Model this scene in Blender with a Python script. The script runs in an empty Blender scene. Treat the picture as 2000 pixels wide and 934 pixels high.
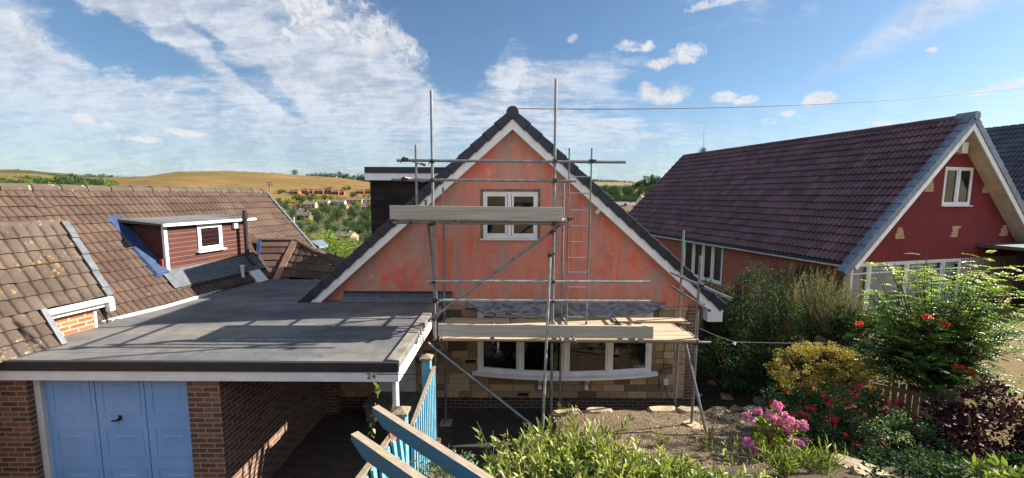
import bpy, bmesh, math, random
import numpy as np
from mathutils import Vector, Matrix, noise as mnoise
R = math.radians
sc = bpy.context.scene
C = sc.collection

# ------------------------------------------------------------------ camera
H = 4.75
cd = bpy.data.cameras.new('camera'); cam = bpy.data.objects.new('camera', cd); C.objects.link(cam)
sc.camera = cam
FPX = 800.0; PITCH = R(6.06); ROLL = R(0.25)
cd.sensor_width = 36; cd.lens = 36*FPX/2000.0; cd.clip_start = 0.05; cd.clip_end = 9000
CM = Matrix.Translation((0, 0, H)) @ Matrix.Rotation(R(90)-PITCH, 4, 'X') @ Matrix.Rotation(ROLL, 4, 'Z')
cam.matrix_world = CM
CR = CM.to_3x3()
CAMP = Vector((0, 0, H))
def ray(px, py): return (CR @ Vector(((px-1000)/FPX, (467-py)/FPX, -1)))
def PY(px, py, Y):
    d = ray(px, py); return CAMP + d*(Y/d.y)
def PZ(px, py, Z):
    d = ray(px, py); return CAMP + d*((Z-H)/d.z)
def PP(px, py, pt, n):
    d = ray(px, py); return CAMP + d*((Vector(pt)-CAMP).dot(n)/d.dot(n))

# ------------------------------------------------------------------ light
TO_SUN = Vector((6.7, 1.6, 4.15)).normalized()
SUN_EL = math.asin(TO_SUN.z); SUN_AZ = math.atan2(TO_SUN.x, TO_SUN.y)
sl = bpy.data.lights.new('sun', 'SUN'); so = bpy.data.objects.new('sun', sl); C.objects.link(so)
sl.energy = 5.0; sl.angle = R(0.5); sl.color = (1.0, 0.92, 0.80)
so.rotation_euler = TO_SUN.to_track_quat('Z', 'Y').to_euler(); so.location = (20, 0, 30)
sc.view_settings.view_transform = 'Standard'; sc.view_settings.look = 'None'
sc.view_settings.gamma = 1; sc.view_settings.use_curve_mapping = False
sc.view_settings.exposure = 1.62
sc.render.engine = 'CYCLES'
sc.cycles.max_bounces = 6; sc.cycles.diffuse_bounces = 3; sc.cycles.glossy_bounces = 3
sc.cycles.transmission_bounces = 4; sc.cycles.transparent_max_bounces = 12
sc.cycles.caustics_reflective = False; sc.cycles.caustics_refractive = False
sc.cycles.use_denoising = True

W = bpy.data.worlds.new('World'); sc.world = W; W.use_nodes = True
wn, wl = W.node_tree.nodes, W.node_tree.links
wn.clear()
def wN(t, **k):
    n = wn.new(t)
    for a, b in k.items(): setattr(n, a, b)
    return n
def wset(n, i, v):
    if isinstance(v, bpy.types.NodeSocket): wl.new(v, n.inputs[i])
    else: n.inputs[i].default_value = v
def wm(op, a, b=None, c=None, clamp=False):
    n = wN('ShaderNodeMath', operation=op, use_clamp=clamp); wset(n, 0, a)
    if b is not None: wset(n, 1, b)
    if c is not None: wset(n, 2, c)
    return n.outputs[0]
def wv(op, a, b=None, out=0):
    n = wN('ShaderNodeVectorMath', operation=op); wset(n, 0, a)
    if b is not None: wset(n, 1, b)
    return n.outputs[out]
def wmap(v, a, b, c=0.0, d=1.0, smooth=True):
    n = wN('ShaderNodeMapRange'); n.interpolation_type = 'SMOOTHSTEP' if smooth else 'LINEAR'
    wset(n, 0, v); wset(n, 1, a); wset(n, 2, b); wset(n, 3, c); wset(n, 4, d); return n.outputs[0]
def wnoise(vec, scale, detail=6, rough=.55, dist=0.0, out='Fac'):
    n = wN('ShaderNodeTexNoise'); wset(n, 'Vector', vec); wset(n, 'Scale', scale); wset(n, 'Detail', detail)
    wset(n, 'Roughness', rough); wset(n, 'Distortion', dist); return n.outputs[out]
tc = wN('ShaderNodeTexCoord'); DIR = tc.outputs['Generated']
sky = wN('ShaderNodeTexSky'); sky.sky_type = 'NISHITA'; sky.sun_disc = False
sky.sun_elevation = SUN_EL; sky.sun_rotation = SUN_AZ; sky.altitude = 120; sky.air_density = 1.0; sky.dust_density = 0.6; sky.ozone_density = 1.6
sep = wN('ShaderNodeSeparateXYZ'); wset(sep, 0, DIR)
dz = wm('MAXIMUM', sep.outputs[2], 0.0)
den = wm('ADD', dz, 0.13)
comb = wN('ShaderNodeCombineXYZ'); wset(comb, 0, wm('DIVIDE', sep.outputs[0], den)); wset(comb, 1, wm('DIVIDE', sep.outputs[1], den))
PL = comb.outputs[0]
def rotmap(vec, ang, sx, sy):
    m = wN('ShaderNodeMapping'); m.vector_type = 'POINT'; wset(m, 0, vec); m.inputs['Rotation'].default_value = (0, 0, ang); m.inputs['Scale'].default_value = (sx, sy, 1); return m.outputs[0]
warp = wv('SCALE', wv('SUBTRACT', wnoise(DIR, 9, 7, .62, out='Color'), (.5, .5, .5))); warp.node.inputs['Scale'].default_value = .14
WD = wv('ADD', DIR, warp)
warp2 = wv('SCALE', warp); warp2.node.inputs['Scale'].default_value = .32; WD2 = wv('ADD', DIR, warp2)
def pdir(px, py): return ray(px, py).normalized()
def blob(px, py, rx, ry, soft=.5, vec=None, tilt=0.0):
    """soft elliptical patch of sky round a direction, sizes in radians"""
    d = pdir(px, py); r = Vector((d.y, -d.x, 0)).normalized(); u = r.cross(d)
    if tilt: r, u = r*math.cos(tilt)+u*math.sin(tilt), u*math.cos(tilt)-r*math.sin(tilt)
    vv = vec or WD
    a = wv('DOT_PRODUCT', vv, tuple(r/rx), out=1); b = wv('DOT_PRODUCT', vv, tuple(u/ry), out=1)
    a = wm('SUBTRACT', a, d.dot(r)/rx); b = wm('SUBTRACT', b, d.dot(u)/ry)
    f = wv('DOT_PRODUCT', vv, tuple(d), out=1)
    q = wm('ADD', wm('MULTIPLY', a, a), wm('MULTIPLY', b, b))
    m = wmap(q, 1.0, 1.0-soft)
    return wm('MULTIPLY', m, wm('GREATER_THAN', f, 0.0))
# cirrus sheets: fine streaks broken by broad gaps
st1 = wnoise(rotmap(PL, R(28), 0.9, 2.6), 1.5, 9, .60, .35)
st2 = wnoise(rotmap(PL, R(12), 1.2, 2.4), 3.8, 8, .66, .6)
broad = wnoise(PL, 0.62, 4, .5)
mot = wnoise(WD, 17, 8, .68)
cov = wm('ADD', wm('ADD', wm('MULTIPLY', st1, .50), wm('MULTIPLY', st2, .30)), wm('MULTIPLY', mot, .20))
bias = wm('ADD', wm('MULTIPLY', wm('SUBTRACT', broad, .5), .5), .0)
add = [(330, 170, .60, .19, .17, .9), (600, 90, .42, .17, .16, .9), (80, 260, .5, .16, .15, .9), (720, 230, .30, .16, .15, .9),
       (1080, 230, .30, .15, .15, .9), (980, 110, .09, .09, .16, .8), (1250, 290, .45, .10, .12, .9), (1960, 80, .22, .10, .08, .9), (30,50,.10,.06,.25,.9),
       (250, 330, .9, .12, .03, .9),
       (150, 50, .22, .045, -.34, .8), (510, 150, .16, .03, -.30, .9), (880, 60, .13, .16, -.40, .9), (1150, 40, .35, .10, -.22, .9), (1650, 130, .45, .16, -.16, .9)]
for (px, py, rx, ry, w, s) in add:
    bias = wm('ADD', bias, wm('MULTIPLY', blob(px, py, rx, ry, s, tilt=(R(-38) if px == 510 else (R(-14) if px < 860 else 0))), w))
cir = wmap(wm('ADD', cov, wm('MULTIPLY', bias, .85)), .43, .74)
cir = wm('MULTIPLY', cir, .80)
# small cumulus with crisp ragged rims
cu = None
for (px, py, rx, ry, t) in [(1232, 92, .046, .016, 0), (1262, 94, .022, .013, 0), (1336, 106, .050, .024, 0), (1290, 128, .045, .014, 0), (1310, 186, .065, .020, 0), (1270, 180, .04, .02, 0), (1415, 190, .04, .011, 0), (1455, 196, .035, .009, 0),
                            (1596, 200, .035, .012, 0), (1540, 224, .025, .007, 0), (1960, 176, .03, .009, 0), (1910, 190, .02, .006, 0), (1120, 74, .017, .009, 0), (1824, 94, .012, .006, 0), (1505, 238, .03, .009, 0),
                            (1720, 240, .03, .007, 0), (740, 78, .15, .045, -.25), (640, 30, .22, .06, -.2), (790, 92, .05, .035, -.2), (30, 60, .06, .028, -.25), (545, 60, .07, .016, -.25), (310, 185, .04, .010, 0), (1410, 2, .08, .01, 0),
                            (370, 258, .06, .010, -.1), (270, 268, .05, .010, -.1), (190, 236, .07, .008, -.1)]:
    b = blob(px, py, rx*1.1, ry*1.4, 1.0, vec=WD2, tilt=t)
    cu = b if cu is None else wm('MAXIMUM', cu, b)
cuN = wnoise(WD, 24, 8, .62)
cum = wmap(wm('ADD', cu, wm('MULTIPLY', wm('SUBTRACT', cuN, .5), 2.6)), .42, 1.25)
cum = wm('MULTIPLY', cum, wmap(cu, 0.0, .25))
# one straight high vapour streak at the right
d1, d2 = pdir(1500, 205), pdir(1880, -10); nrm = d1.cross(d2).normalized(); mid = (d1+d2).normalized(); al = (d2-d1).normalized()
off = wm('ABSOLUTE', wm('ADD', wm('MULTIPLY', wv('DOT_PRODUCT', DIR, tuple(nrm), out=1), .85), wm('MULTIPLY', wv('DOT_PRODUCT', WD, tuple(nrm), out=1), .15)))
alg = wv('DOT_PRODUCT', DIR, tuple(al), out=1); a0, a1 = d1.dot(al), d2.dot(al)
wid = wmap(alg, a0, a1, .006, .040, False)
tr = wmap(wm('DIVIDE', off, wid), 1.3, .0)
tr = wm('MULTIPLY', tr, wmap(alg, a0-.02, a0+.35))
tr = wm('MULTIPLY', tr, wmap(wnoise(rotmap(PL, R(60), .6, 3), 5, 7, .6), .25, .75, .75, 1.0))
tr = wm('MULTIPLY', tr, wm('GREATER_THAN', wv('DOT_PRODUCT', DIR, tuple(mid), out=1), 0.3))
tr = wm('MULTIPLY', tr, .85)
thin = wm('MAXIMUM', cir, tr)
fade = wmap(sep.outputs[2], .0, .20, .25, 1.0)
fac = wm('MAXIMUM', wm('MULTIPLY', thin, fade), wm('MULTIPLY', cum, .93), clamp=True)
horiz = wm('MULTIPLY', wmap(sep.outputs[2], .26, .0), .55)
fac = wm('MAXIMUM', wm('ADD', wm('MULTIPLY', fac, .96), .03), horiz, clamp=True)
tone = wmap(wm('ADD', wm('MULTIPLY', wnoise(WD, 11, 8, .66), .6), wm('MULTIPLY', st2, .4)), .38, .60, .0, 1.0)
cc = wN('ShaderNodeMix'); cc.data_type = 'RGBA'; wset(cc, 0, tone); cc.inputs[6].default_value = (.47, .51, .59, 1); cc.inputs[7].default_value = (.74, .77, .82, 1)
cc2 = wN('ShaderNodeMix'); cc2.data_type = 'RGBA'; wset(cc2, 0, wm('MULTIPLY', cum, wmap(tone, .1, .8, .35, 1))); wl.new(cc.outputs[2], cc2.inputs[6]); cc2.inputs[7].default_value = (.74, .74, .75, 1)
gm = wN('ShaderNodeMix'); gm.data_type = 'RGBA'; gm.blend_type = 'MULTIPLY'; gm.inputs[0].default_value = 1; wl.new(sky.outputs[0], gm.inputs[6]); gm.inputs[7].default_value = (.60, .76, .86, 1)
b1 = wN('ShaderNodeBackground'); wl.new(gm.outputs[2], b1.inputs[0]); b1.inputs[1].default_value = .05
b2 = wN('ShaderNodeBackground'); wl.new(cc2.outputs[2], b2.inputs[0]); b2.inputs[1].default_value = 0.385
mx = wN('ShaderNodeMixShader'); wl.new(fac, mx.inputs[0]); wl.new(b1.outputs[0], mx.inputs[1]); wl.new(b2.outputs[0], mx.inputs[2])
# unseen bright cloud cover added behind the camera to fill the shaded facade
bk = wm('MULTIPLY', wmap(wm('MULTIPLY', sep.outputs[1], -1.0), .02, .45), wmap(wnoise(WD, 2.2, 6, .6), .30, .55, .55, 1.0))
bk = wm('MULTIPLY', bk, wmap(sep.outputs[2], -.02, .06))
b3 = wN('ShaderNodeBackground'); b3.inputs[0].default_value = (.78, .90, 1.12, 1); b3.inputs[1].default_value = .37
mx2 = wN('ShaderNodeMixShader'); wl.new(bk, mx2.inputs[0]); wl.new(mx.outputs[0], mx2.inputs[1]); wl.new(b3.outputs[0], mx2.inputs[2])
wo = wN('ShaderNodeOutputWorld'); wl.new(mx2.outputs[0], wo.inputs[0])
W.cycles.sampling_method = 'MANUAL'; W.cycles.sample_map_resolution = 512

# ------------------------------------------------------------------ materials
def lin(h):
    h = h.lstrip('#'); out = []
    for i in (0, 2, 4):
        c = int(h[i:i+2], 16)/255; out.append(c/12.92 if c <= .04045 else ((c+.055)/1.055)**2.4)
    return tuple(out)+(1,)
class NT:
    def __init__(s, name):
        s.m = bpy.data.materials.new(name); s.m.use_nodes = True; s.t = s.m.node_tree; s.n = s.t.nodes; s.l = s.t.links; s.n.clear()
        s.out = s.n.new('ShaderNodeOutputMaterial'); s.tc = s.n.new('ShaderNodeTexCoord'); s.b = s.n.new('ShaderNodeBsdfPrincipled')
        s.l.new(s.b.outputs[0], s.out.inputs[0])
    def N(s, t, **k):
        n = s.n.new(t)
        for a, b in k.items(): setattr(n, a, b)
        return n
    def S(s, n, i, v):
        if isinstance(v, bpy.types.NodeSocket): s.l.new(v, n.inputs[i])
        elif v is not None: n.inputs[i].default_value = v
        return n
    def co(s, kind='Object', scale=(1, 1, 1), rot=(0, 0, 0)):
        if scale == (1, 1, 1) and rot == (0, 0, 0): return s.tc.outputs[kind]
        m = s.N('ShaderNodeMapping'); s.l.new(s.tc.outputs[kind], m.inputs[0]); m.inputs['Scale'].default_value = scale; m.inputs['Rotation'].default_value = rot; return m.outputs[0]
    def noise(s, vec, scale, detail=4, rough=.55, dist=0, out='Fac'):
        n = s.N('ShaderNodeTexNoise'); s.S(n, 'Vector', vec); s.S(n, 'Scale', scale); s.S(n, 'Detail', detail); s.S(n, 'Roughness', rough); s.S(n, 'Distortion', dist); return n.outputs[out]
    def vor(s, vec, scale, out='Color', feature='F1'):
        n = s.N('ShaderNodeTexVoronoi'); n.feature = feature; s.S(n, 'Vector', vec); s.S(n, 'Scale', scale); return n.outputs[out]
    def ramp(s, f, pts):
        n = s.N('ShaderNodeValToRGB'); s.S(n, 0, f); e = n.color_ramp.elements
        while len(e) < len(pts): e.new(.5)
        for i, (p, c) in enumerate(pts): e[i].position = p; e[i].color = c if len(c) == 4 else tuple(c)+(1,)
        return n.outputs[0]
    def mix(s, f, a, b, blend='MIX'):
        n = s.N('ShaderNodeMix'); n.data_type = 'RGBA'; n.blend_type = blend; s.S(n, 0, f); s.S(n, 6, a); s.S(n, 7, b); return n.outputs[2]
    def mp(s, v, a, b, c=0.0, d=1.0):
        n = s.N('ShaderNodeMapRange'); s.S(n, 0, v); s.S(n, 1, a); s.S(n, 2, b); s.S(n, 3, c); s.S(n, 4, d); return n.outputs[0]
    def ma(s, op, a, b=None):
        n = s.N('ShaderNodeMath', operation=op); s.S(n, 0, a); s.S(n, 1, b); return n.outputs[0]
    def attr(s, name, out='Fac'):
        n = s.N('ShaderNodeAttribute'); n.attribute_name = name; return n.outputs[out]
    def bump(s, h, strength=.4, dist=.01, prev=None):
        n = s.N('ShaderNodeBump'); s.S(n, 'Height', h); n.inputs['Strength'].default_value = strength; n.inputs['Distance'].default_value = dist
        if prev: s.l.new(prev, n.inputs['Normal'])
        s.l.new(n.outputs[0], s.b.inputs['Normal']); return n.outputs[0]
    def fin(s, col, rough=.7, metal=0, spec=None):
        s.S(s.b, 'Base Color', col); s.S(s.b, 'Roughness', rough); s.S(s.b, 'Metallic', metal)
        if spec is not None: s.b.inputs['Specular IOR Level'].default_value = spec
        return s.m
def simple(name, c1, c2=None, scale=6, rough=.6, metal=0, bump=.15, bscale=40, bd=.004, stretch=(1, 1, 1), detail=5, lo=.35, hi=.65, spec=None, tint=0):
    t = NT(name); c1 = lin(c1) if isinstance(c1, str) else c1
    c2 = c1 if c2 is None else (lin(c2) if isinstance(c2, str) else c2)
    v = t.co('Object', stretch)
    col = t.ramp(t.noise(v, scale, detail), [(lo, c1), (hi, c2)])
    if tint: 
        col = t.mix(1.0, col, t.ramp(t.attr('tint'), [(0, (1-tint,)*3), (1, (1+tint,)*3)]), 'MULTIPLY')
    if bump: t.bump(t.noise(v, bscale, 4), bump, bd)
    return t.fin(col, rough, metal, spec)
def brickmat(name, cols, mortar, bw=.225, bh=.075, mo=.010, vary=.5, rough=.85, strength=.6):
    t = NT(name); uv = t.co('UV')
    wob = t.N('ShaderNodeVectorMath', operation='SCALE'); t.S(wob, 0, t.noise(uv, 6, 3, out='Color')); wob.inputs['Scale'].default_value = .006
    ad = t.N('ShaderNodeVectorMath', operation='ADD'); t.S(ad, 0, uv); t.S(ad, 1, wob.outputs[0])
    b = t.N('ShaderNodeTexBrick'); t.S(b, 'Vector', ad.outputs[0]); b.offset = .5
    b.inputs['Scale'].default_value = 1; b.inputs['Mortar Size'].default_value = mo; b.inputs['Mortar Smooth'].default_value = .15
    b.inputs['Brick Width'].default_value = bw; b.inputs['Row Height'].default_value = bh; b.inputs['Bias'].default_value = 0
    b.inputs['Color1'].default_value = (0, 0, 0, 1); b.inputs['Color2'].default_value = (1, 1, 1, 1); b.inputs['Mortar'].default_value = (.5, .5, .5, 1)
    n = t.noise(uv, 3, 5); f = t.ma('ADD', t.ma('MULTIPLY', b.outputs[0], vary), t.ma('MULTIPLY', n, 1-vary))
    col = t.ramp(f, [(.15+.7*i/(len(cols)-1), lin(c)) for i, c in enumerate(cols)])
    sp = t.noise(uv, 60, 3); col = t.mix(.35, col, t.ramp(sp, [(.3, (.3, .3, .3)), (.7, (1.4, 1.4, 1.4))]), 'MULTIPLY')
    mc = t.mix(t.noise(uv, 12, 4), lin(mortar), (.10, .09, .08, 1)); mc = t.mix(.6, mc, lin(mortar))
    col = t.mix(b.outputs[1], col, mc)
    h = t.ma('SUBTRACT', t.ma('MULTIPLY', sp, .3), b.outputs[1]); t.bump(h, strength, .006)
    return t.fin(col, rough)
def tilemat(name, cols, lichen=(), lw=0.0, rough=.85, pervar=.6, moss=None, mossw=0, spec=.3):
    """one colour per roof tile, from UV = (column, course), with lichen spots on top"""
    t = NT(name); uv = t.co('UV'); fl = t.N('ShaderNodeVectorMath', operation='FLOOR'); t.S(fl, 0, uv)
    wn_ = t.N('ShaderNodeTexWhiteNoise'); wn_.noise_dimensions = '2D'; t.S(wn_, 'Vector', fl.outputs[0])
    ob = t.co('Object'); n = t.noise(ob, 1.1, 5, .6); n2 = t.noise(ob, 22, 5, .65)
    f = t.ma('ADD', t.ma('MULTIPLY', wn_.outputs[0], pervar*.6), t.ma('MULTIPLY', n, 1-pervar*.6)); f = t.ma('ADD', f, t.ma('MULTIPLY', t.ma('SUBTRACT', n2, .5), .5))
    col = t.ramp(f, [(.2+.6*i/(len(cols)-1), lin(c)) for i, c in enumerate(cols)])
    if moss:
        m = t.mp(t.noise(ob, 1.7, 6, .7), .5, .66, 0, mossw); col = t.mix(m, col, lin(moss))
    for k, lc in enumerate(lichen):
        a = t.noise(t.co('Object', (1, 1, 1), (k, k*2, k)), 9+5*k, 4, .7); r_ = t.noise(ob, .7+.4*k, 2)
        th = t.mp(r_, .40, .66, .76, .76-lw)
        m = t.mp(t.ma('SUBTRACT', a, th), .0, .05, 0, .8); col = t.mix(m, col, lin(lc))
    t.bump(n2, .5, .006)
    return t.fin(col, rough, 0, spec)
def leafmat(name, cols, rough=.5, trans=.3, spec=.35, pos=None):
    t = NT(name); f = t.attr('rnd')
    pos = pos or [i/(len(cols)-1) for i in range(len(cols))]
    col = t.ramp(f, [(p, lin(c)) for p, c in zip(pos, cols)])
    t.fin(col, rough, 0, spec)
    tr_ = t.N('ShaderNodeBsdfTranslucent'); t.S(tr_, 0, t.mix(1, col, (1.5, 1.6, .7, 1), 'MULTIPLY'))
    ms = t.N('ShaderNodeMixShader'); ms.inputs[0].default_value = trans; t.l.new(t.b.outputs[0], ms.inputs[1]); t.l.new(tr_.outputs[0], ms.inputs[2]); t.l.new(ms.outputs[0], t.out.inputs[0])
    return t.m
def glassmat(name, tint=(.75, .8, .82), ior=1.7):
    t = NT(name); t.n.remove(t.b)
    fr = t.N('ShaderNodeFresnel'); fr.inputs[0].default_value = ior
    wv_ = t.N('ShaderNodeBump'); t.S(wv_, 'Height', t.noise(t.co('Object'), 1.6, 1)); wv_.inputs['Strength'].default_value = .25; wv_.inputs['Distance'].default_value = .02
    g = t.N('ShaderNodeBsdfGlossy'); g.inputs['Roughness'].default_value = .01; g.inputs[0].default_value = (.95, .97, 1, 1); t.l.new(wv_.outputs[0], g.inputs['Normal'])
    tr_ = t.N('ShaderNodeBsdfTransparent'); tr_.inputs[0].default_value = tuple(tint)+(1,)
    ms = t.N('ShaderNodeMixShader'); t.l.new(fr.outputs[0], ms.inputs[0]); t.l.new(tr_.outputs[0], ms.inputs[1]); t.l.new(g.outputs[0], ms.inputs[2]); t.l.new(ms.outputs[0], t.out.inputs[0])
    return t.m

M = {}
M['white'] = simple('white_upvc', '#e2e4e6', '#d4d6d8', 5, .35, 0, .03, 30)
M['whitepaint'] = simple('white_paint', '#d6d8da', '#b8bab8', 4, .55, 0, .08, 20, lo=.3, hi=.8)
M['cream'] = simple('cream_soffit', '#cfc6b0', '#b5ab95', 3, .6, 0, .05, 20)
M['black'] = simple('black_plastic', '#101014', '#1a1a20', 8, .4, 0, .05, 30)
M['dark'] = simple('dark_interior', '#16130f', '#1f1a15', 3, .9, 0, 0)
M['lead'] = simple('lead_flashing', '#565a60', '#40444a', 9, .55, 0, .3, 18, .01)
M['bluelead'] = simple('blue_flashing', '#2c3f62', '#20304e', 9, .5, 0, .3, 18, .01)  # lead in a darker, bluer tone
M['ironpipe'] = simple('pipe_dark', '#1b1a22', '#2a2832', 14, .45, 0, .1, 30)
M['tube'] = simple('galvanised_tube', '#8d9296', '#666b6e', 9, .42, .55, .12, 60, .002, (1, 1, 1), 6, .3, .7)
M['tubebright'] = simple('galvanised_bright', '#a6aaac', '#7d8283', 9, .38, .5, .1, 60, .002)
M['tubegreen'] = simple('tube_green_band', '#5d9a83', '#3f7867', 20, .5, 0, .1, 60)
M['rust'] = simple('coupler_steel', '#4a4038', '#2f2b28', 30, .6, .5, .3, 80, .003)
M['board'] = simple('scaffold_timber', '#b3aea4', '#928b80', 5, .85, 0, .3, 30, .004, (.25, 6, 6), 6, .3, .7)
M['deck'] = simple('deck_timber', '#b9a284', '#8d7a63', 5, .85, 0, .3, 30, .004, (.25, 6, 6), 6, .3, .7)
M['garagedoor'] = simple('garage_door_blue', '#86b2e6', '#70a0dc', 2.2, .45, 0, .05, 30, lo=.3, hi=.75)
M['bed'] = simple('bedding', '#6b5c50', '#4c433c', 14, .9)
M['curtain'] = simple('curtain', '#8d8a84', '#6d6a66', 3, .9, stretch=(14, 14, .4))
M['yard'] = simple('yard_concrete', '#34312e', '#25231f', 3, .9, 0, .4, 30)
M['concrete'] = simple('concrete_step', '#77736c', '#5b5852', 7, .9, 0, .3, 60)
M['trim'] = simple('red_cladding_trim', '#8c3226', '#6d241c', 6, .55)
M['woodweather'] = simple('weathered_timber', '#8f8069', '#5f5648', 6, .9, 0, .5, 40, .004, (6, 6, 1.2), 6, .3, .7)
M['trunk'] = simple('bark', '#4a3d31', '#2d251e', 8, .95, 0, .6, 30, .01, (4, 4, 1))
M['stem'] = simple('stem', '#7a5a3c', '#5b4a30', 20, .8)
M['terracotta'] = simple('terracotta', '#8a6248', '#6d4b36', 12, .9)
M['rock'] = simple('garden_stone', '#b09c7c', '#7d6e59', 5, .9, 0, .7, 14, .02, detail=7)
M['rockgrey'] = simple('garden_stone_grey', '#8a8780', '#63615c', 5, .9, 0, .7, 14, .02, detail=7)
M['pebble'] = simple('pebble', '#8f8270', '#5f574c', 9, .9, 0, .2, 30, tint=.45)
M['cable'] = simple('cable', '#26262a', rough=.7, bump=0)
M['wirewhite'] = simple('cable_white', '#9a9a96', rough=.6, bump=0)
M['glass'] = glassmat('window_glass', (.42, .46, .48), 1.75)
M['glassfar'] = glassmat('window_glass_far', (.5, .53, .56), 1.5)
M['glassnet'] = glassmat('window_glass_clear', (.88, .9, .92), 1.4)
M['canopy_lead'] = simple('weathered_lead', '#85888b', '#4e5156', 7, .6, 0, .5, 14, .02, (1, 1, 3), lo=.38, hi=.62)
M['palewall'] = simple('pale_render', '#a8a49c', '#8d8982', 4, .9, 0, .3, 40)
M['steel'] = simple('pylon_steel', '#8a949e', rough=.6, bump=0)
M['brown_brick'] = brickmat('brown_brick', ['#4a3228', '#6b4737', '#87604a'], '#958a7c')
M['dark_brick'] = brickmat('dark_plinth_brick', ['#2a211d', '#3b2d27', '#4b3a31'], '#6b635a')
M['orange_brick'] = brickmat('orange_brick', ['#9c4526', '#b5532f', '#c2633d'], '#c9b394', vary=.6)
M['red_brick'] = brickmat('red_brick', ['#8a3726', '#a0452f', '#ad563c'], '#a58d78')
M['paving'] = brickmat('block_paving', ['#352c28', '#443834', '#51443d'], '#262320', .2, .1, .006)
M['tile_left'] = tilemat('brown_roof_tiles', ['#3a2c25', '#4a3a31', '#59483d'], ['#8f8878', '#96602c'], .14, moss='#5d5244', mossw=.5, pervar=.5)
M['tile_old'] = tilemat('lichened_roof_tiles', ['#3b322b', '#4a3f37', '#584c42'], ['#a39c90', '#97907f', '#a07a40'], .20, moss='#5a5148', mossw=.85, pervar=.5)
M['tile_right'] = tilemat('maroon_roof_tiles', ['#3a2429', '#4f343a', '#62464e'], ['#6d6562'], .10, pervar=.7, moss='#2b2226', mossw=.7, rough=.6, spec=.5)
M['tile_dark'] = tilemat('dark_roof_tiles', ['#2a2c33', '#363943', '#454852'], pervar=.8, rough=.6, spec=.5)
M['tile_shade'] = tilemat('hung_tiles', ['#3e2d28', '#4d3a33', '#5a463d'], pervar=.8)
M['verge_dark'] = simple('verge_black', '#1c2230', '#262e3e', 9, .45, 0, .1, 30, tint=.2)
M['verge_blue'] = simple('verge_bluegrey', '#6f7d8c', '#586878', 6, .6, 0, .2, 25, tint=.12)
M['tile_black'] = tilemat('cheek_tiles', ['#1d1917', '#2a2421', '#352d29'], pervar=.9)
def t_gable():
    t = NT('salmon_painted_render'); o = t.co('Object')
    a = t.noise(t.co('Object', (2.2, 1, .35)), 1.3, 6, .62, .4)
    col = t.ramp(a, [(.34, lin('#c46a56')), (.46, lin('#cc7f6d')), (.54, lin('#bb8778')), (.66, lin('#a08e86'))])
    b = t.noise(o, 2.6, 7, .68); col = t.mix(t.mp(b, .52, .66, 0, .55), col, lin('#a5705f'))
    c = t.noise(t.co('Object', (1, 1, 1), (1, 2, 0)), 1.6, 5, .6); col = t.mix(t.mp(c, .55, .68, 0, .65), col, lin('#d25a40'))
    g = t.noise(t.co('Object', (3, 1, .5), (0, 0, 1)), 2.0, 6, .7); col = t.mix(t.mp(g, .52, .68, 0, .75), col, lin('#8a827b'))
    dr = t.noise(t.co('Object', (9, 1, .45)), 3.0, 5, .7); col = t.mix(t.mp(dr, .58, .66, 0, .5), col, lin('#8a6a5e')); col = t.mix(t.mp(t.noise(t.co('Object', (1, 1, 1), (1, 0, 2)), 4.5, 8, .75), .60, .63, 0, .55), col, lin('#dd9a86'))
    w = t.noise(o, 34, 3, .7); col = t.mix(t.mp(w, .70, .76, 0, .5), col, lin('#d8a596'))
    col = t.mix(.25, col, t.ramp(t.noise(o, 120, 2), [(.3, (.6, .6, .6)), (.7, (1.3, 1.3, 1.3))]), 'MULTIPLY')
    t.bump(t.noise(o, 70, 5, .7), .5, .006); return t.fin(col, .9)
M['gable'] = t_gable()
def t_redrender():
    t = NT('red_textured_render'); o = t.co('Object')
    col = t.ramp(t.noise(o, 1.2, 5), [(.3, lin('#681f22')), (.7, lin('#762728'))]); t.bump(t.noise(o, 34, 5, .7), .7, .012); return t.fin(col, .9)
M['redrender'] = t_redrender()
def t_felt():
    t = NT('mineral_felt'); o = t.co('Object')
    col = t.ramp(t.noise(t.co('Object', (.5, 1.2, 1)), .9, 7, .65), [(.36, lin('#404349')), (.5, lin('#5b5c5d')), (.64, lin('#736e66'))])
    col = t.mix(t.mp(t.noise(t.co('Object', (1, .4, 1), (0, 0, .4)), 2.4, 7, .7), .50, .68, 0, .55), col, lin('#434242'))
    col = t.mix(t.mp(t.noise(o, 2.2, 3), .62, .74, 0, .5), col, lin('#756a58'))
    col = t.mix(t.mp(t.noise(o, 21, 5, .8), .655, .68, 0, .85), col, lin('#a39e93'))
    col = t.mix(t.mp(t.noise(t.co('Object', (1, 1, 1), (2, 0, 1)), 6, 4, .75), .66, .70, 0, .8), col, lin('#25231f'))
    b = t.N('ShaderNodeTexBrick'); t.S(b, 'Vector', t.co('Object', (1, 1, 1), (0, 0, 0))); b.inputs['Scale'].default_value = 1; b.inputs['Brick Width'].default_value = 9; b.inputs['Row Height'].default_value = .95; b.inputs['Mortar Size'].default_value = .012
    col = t.mix(t.ma('MULTIPLY', b.outputs[1], .45), col, lin('#302f2f'))
    col = t.mix(.5, col, t.ramp(t.noise(o, 160, 2), [(.3, (.6, .6, .6)), (.7, (1.35, 1.35, 1.35))]), 'MULTIPLY')
    t.bump(t.ma('ADD', t.noise(o, 3, 4), t.ma('MULTIPLY', t.noise(o, 150, 2), .15)), .4, .03); return t.fin(col, .85)
M['felt'] = t_felt()
M['feltedge'] = simple('felt_edge', '#2a2c32', '#1d1f25', 9, .6, 0, .3, 30)
M['feltkerb'] = simple('felt_kerb', '#7b756b', '#59554f', 6, .85, 0, .4, 60)
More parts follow.
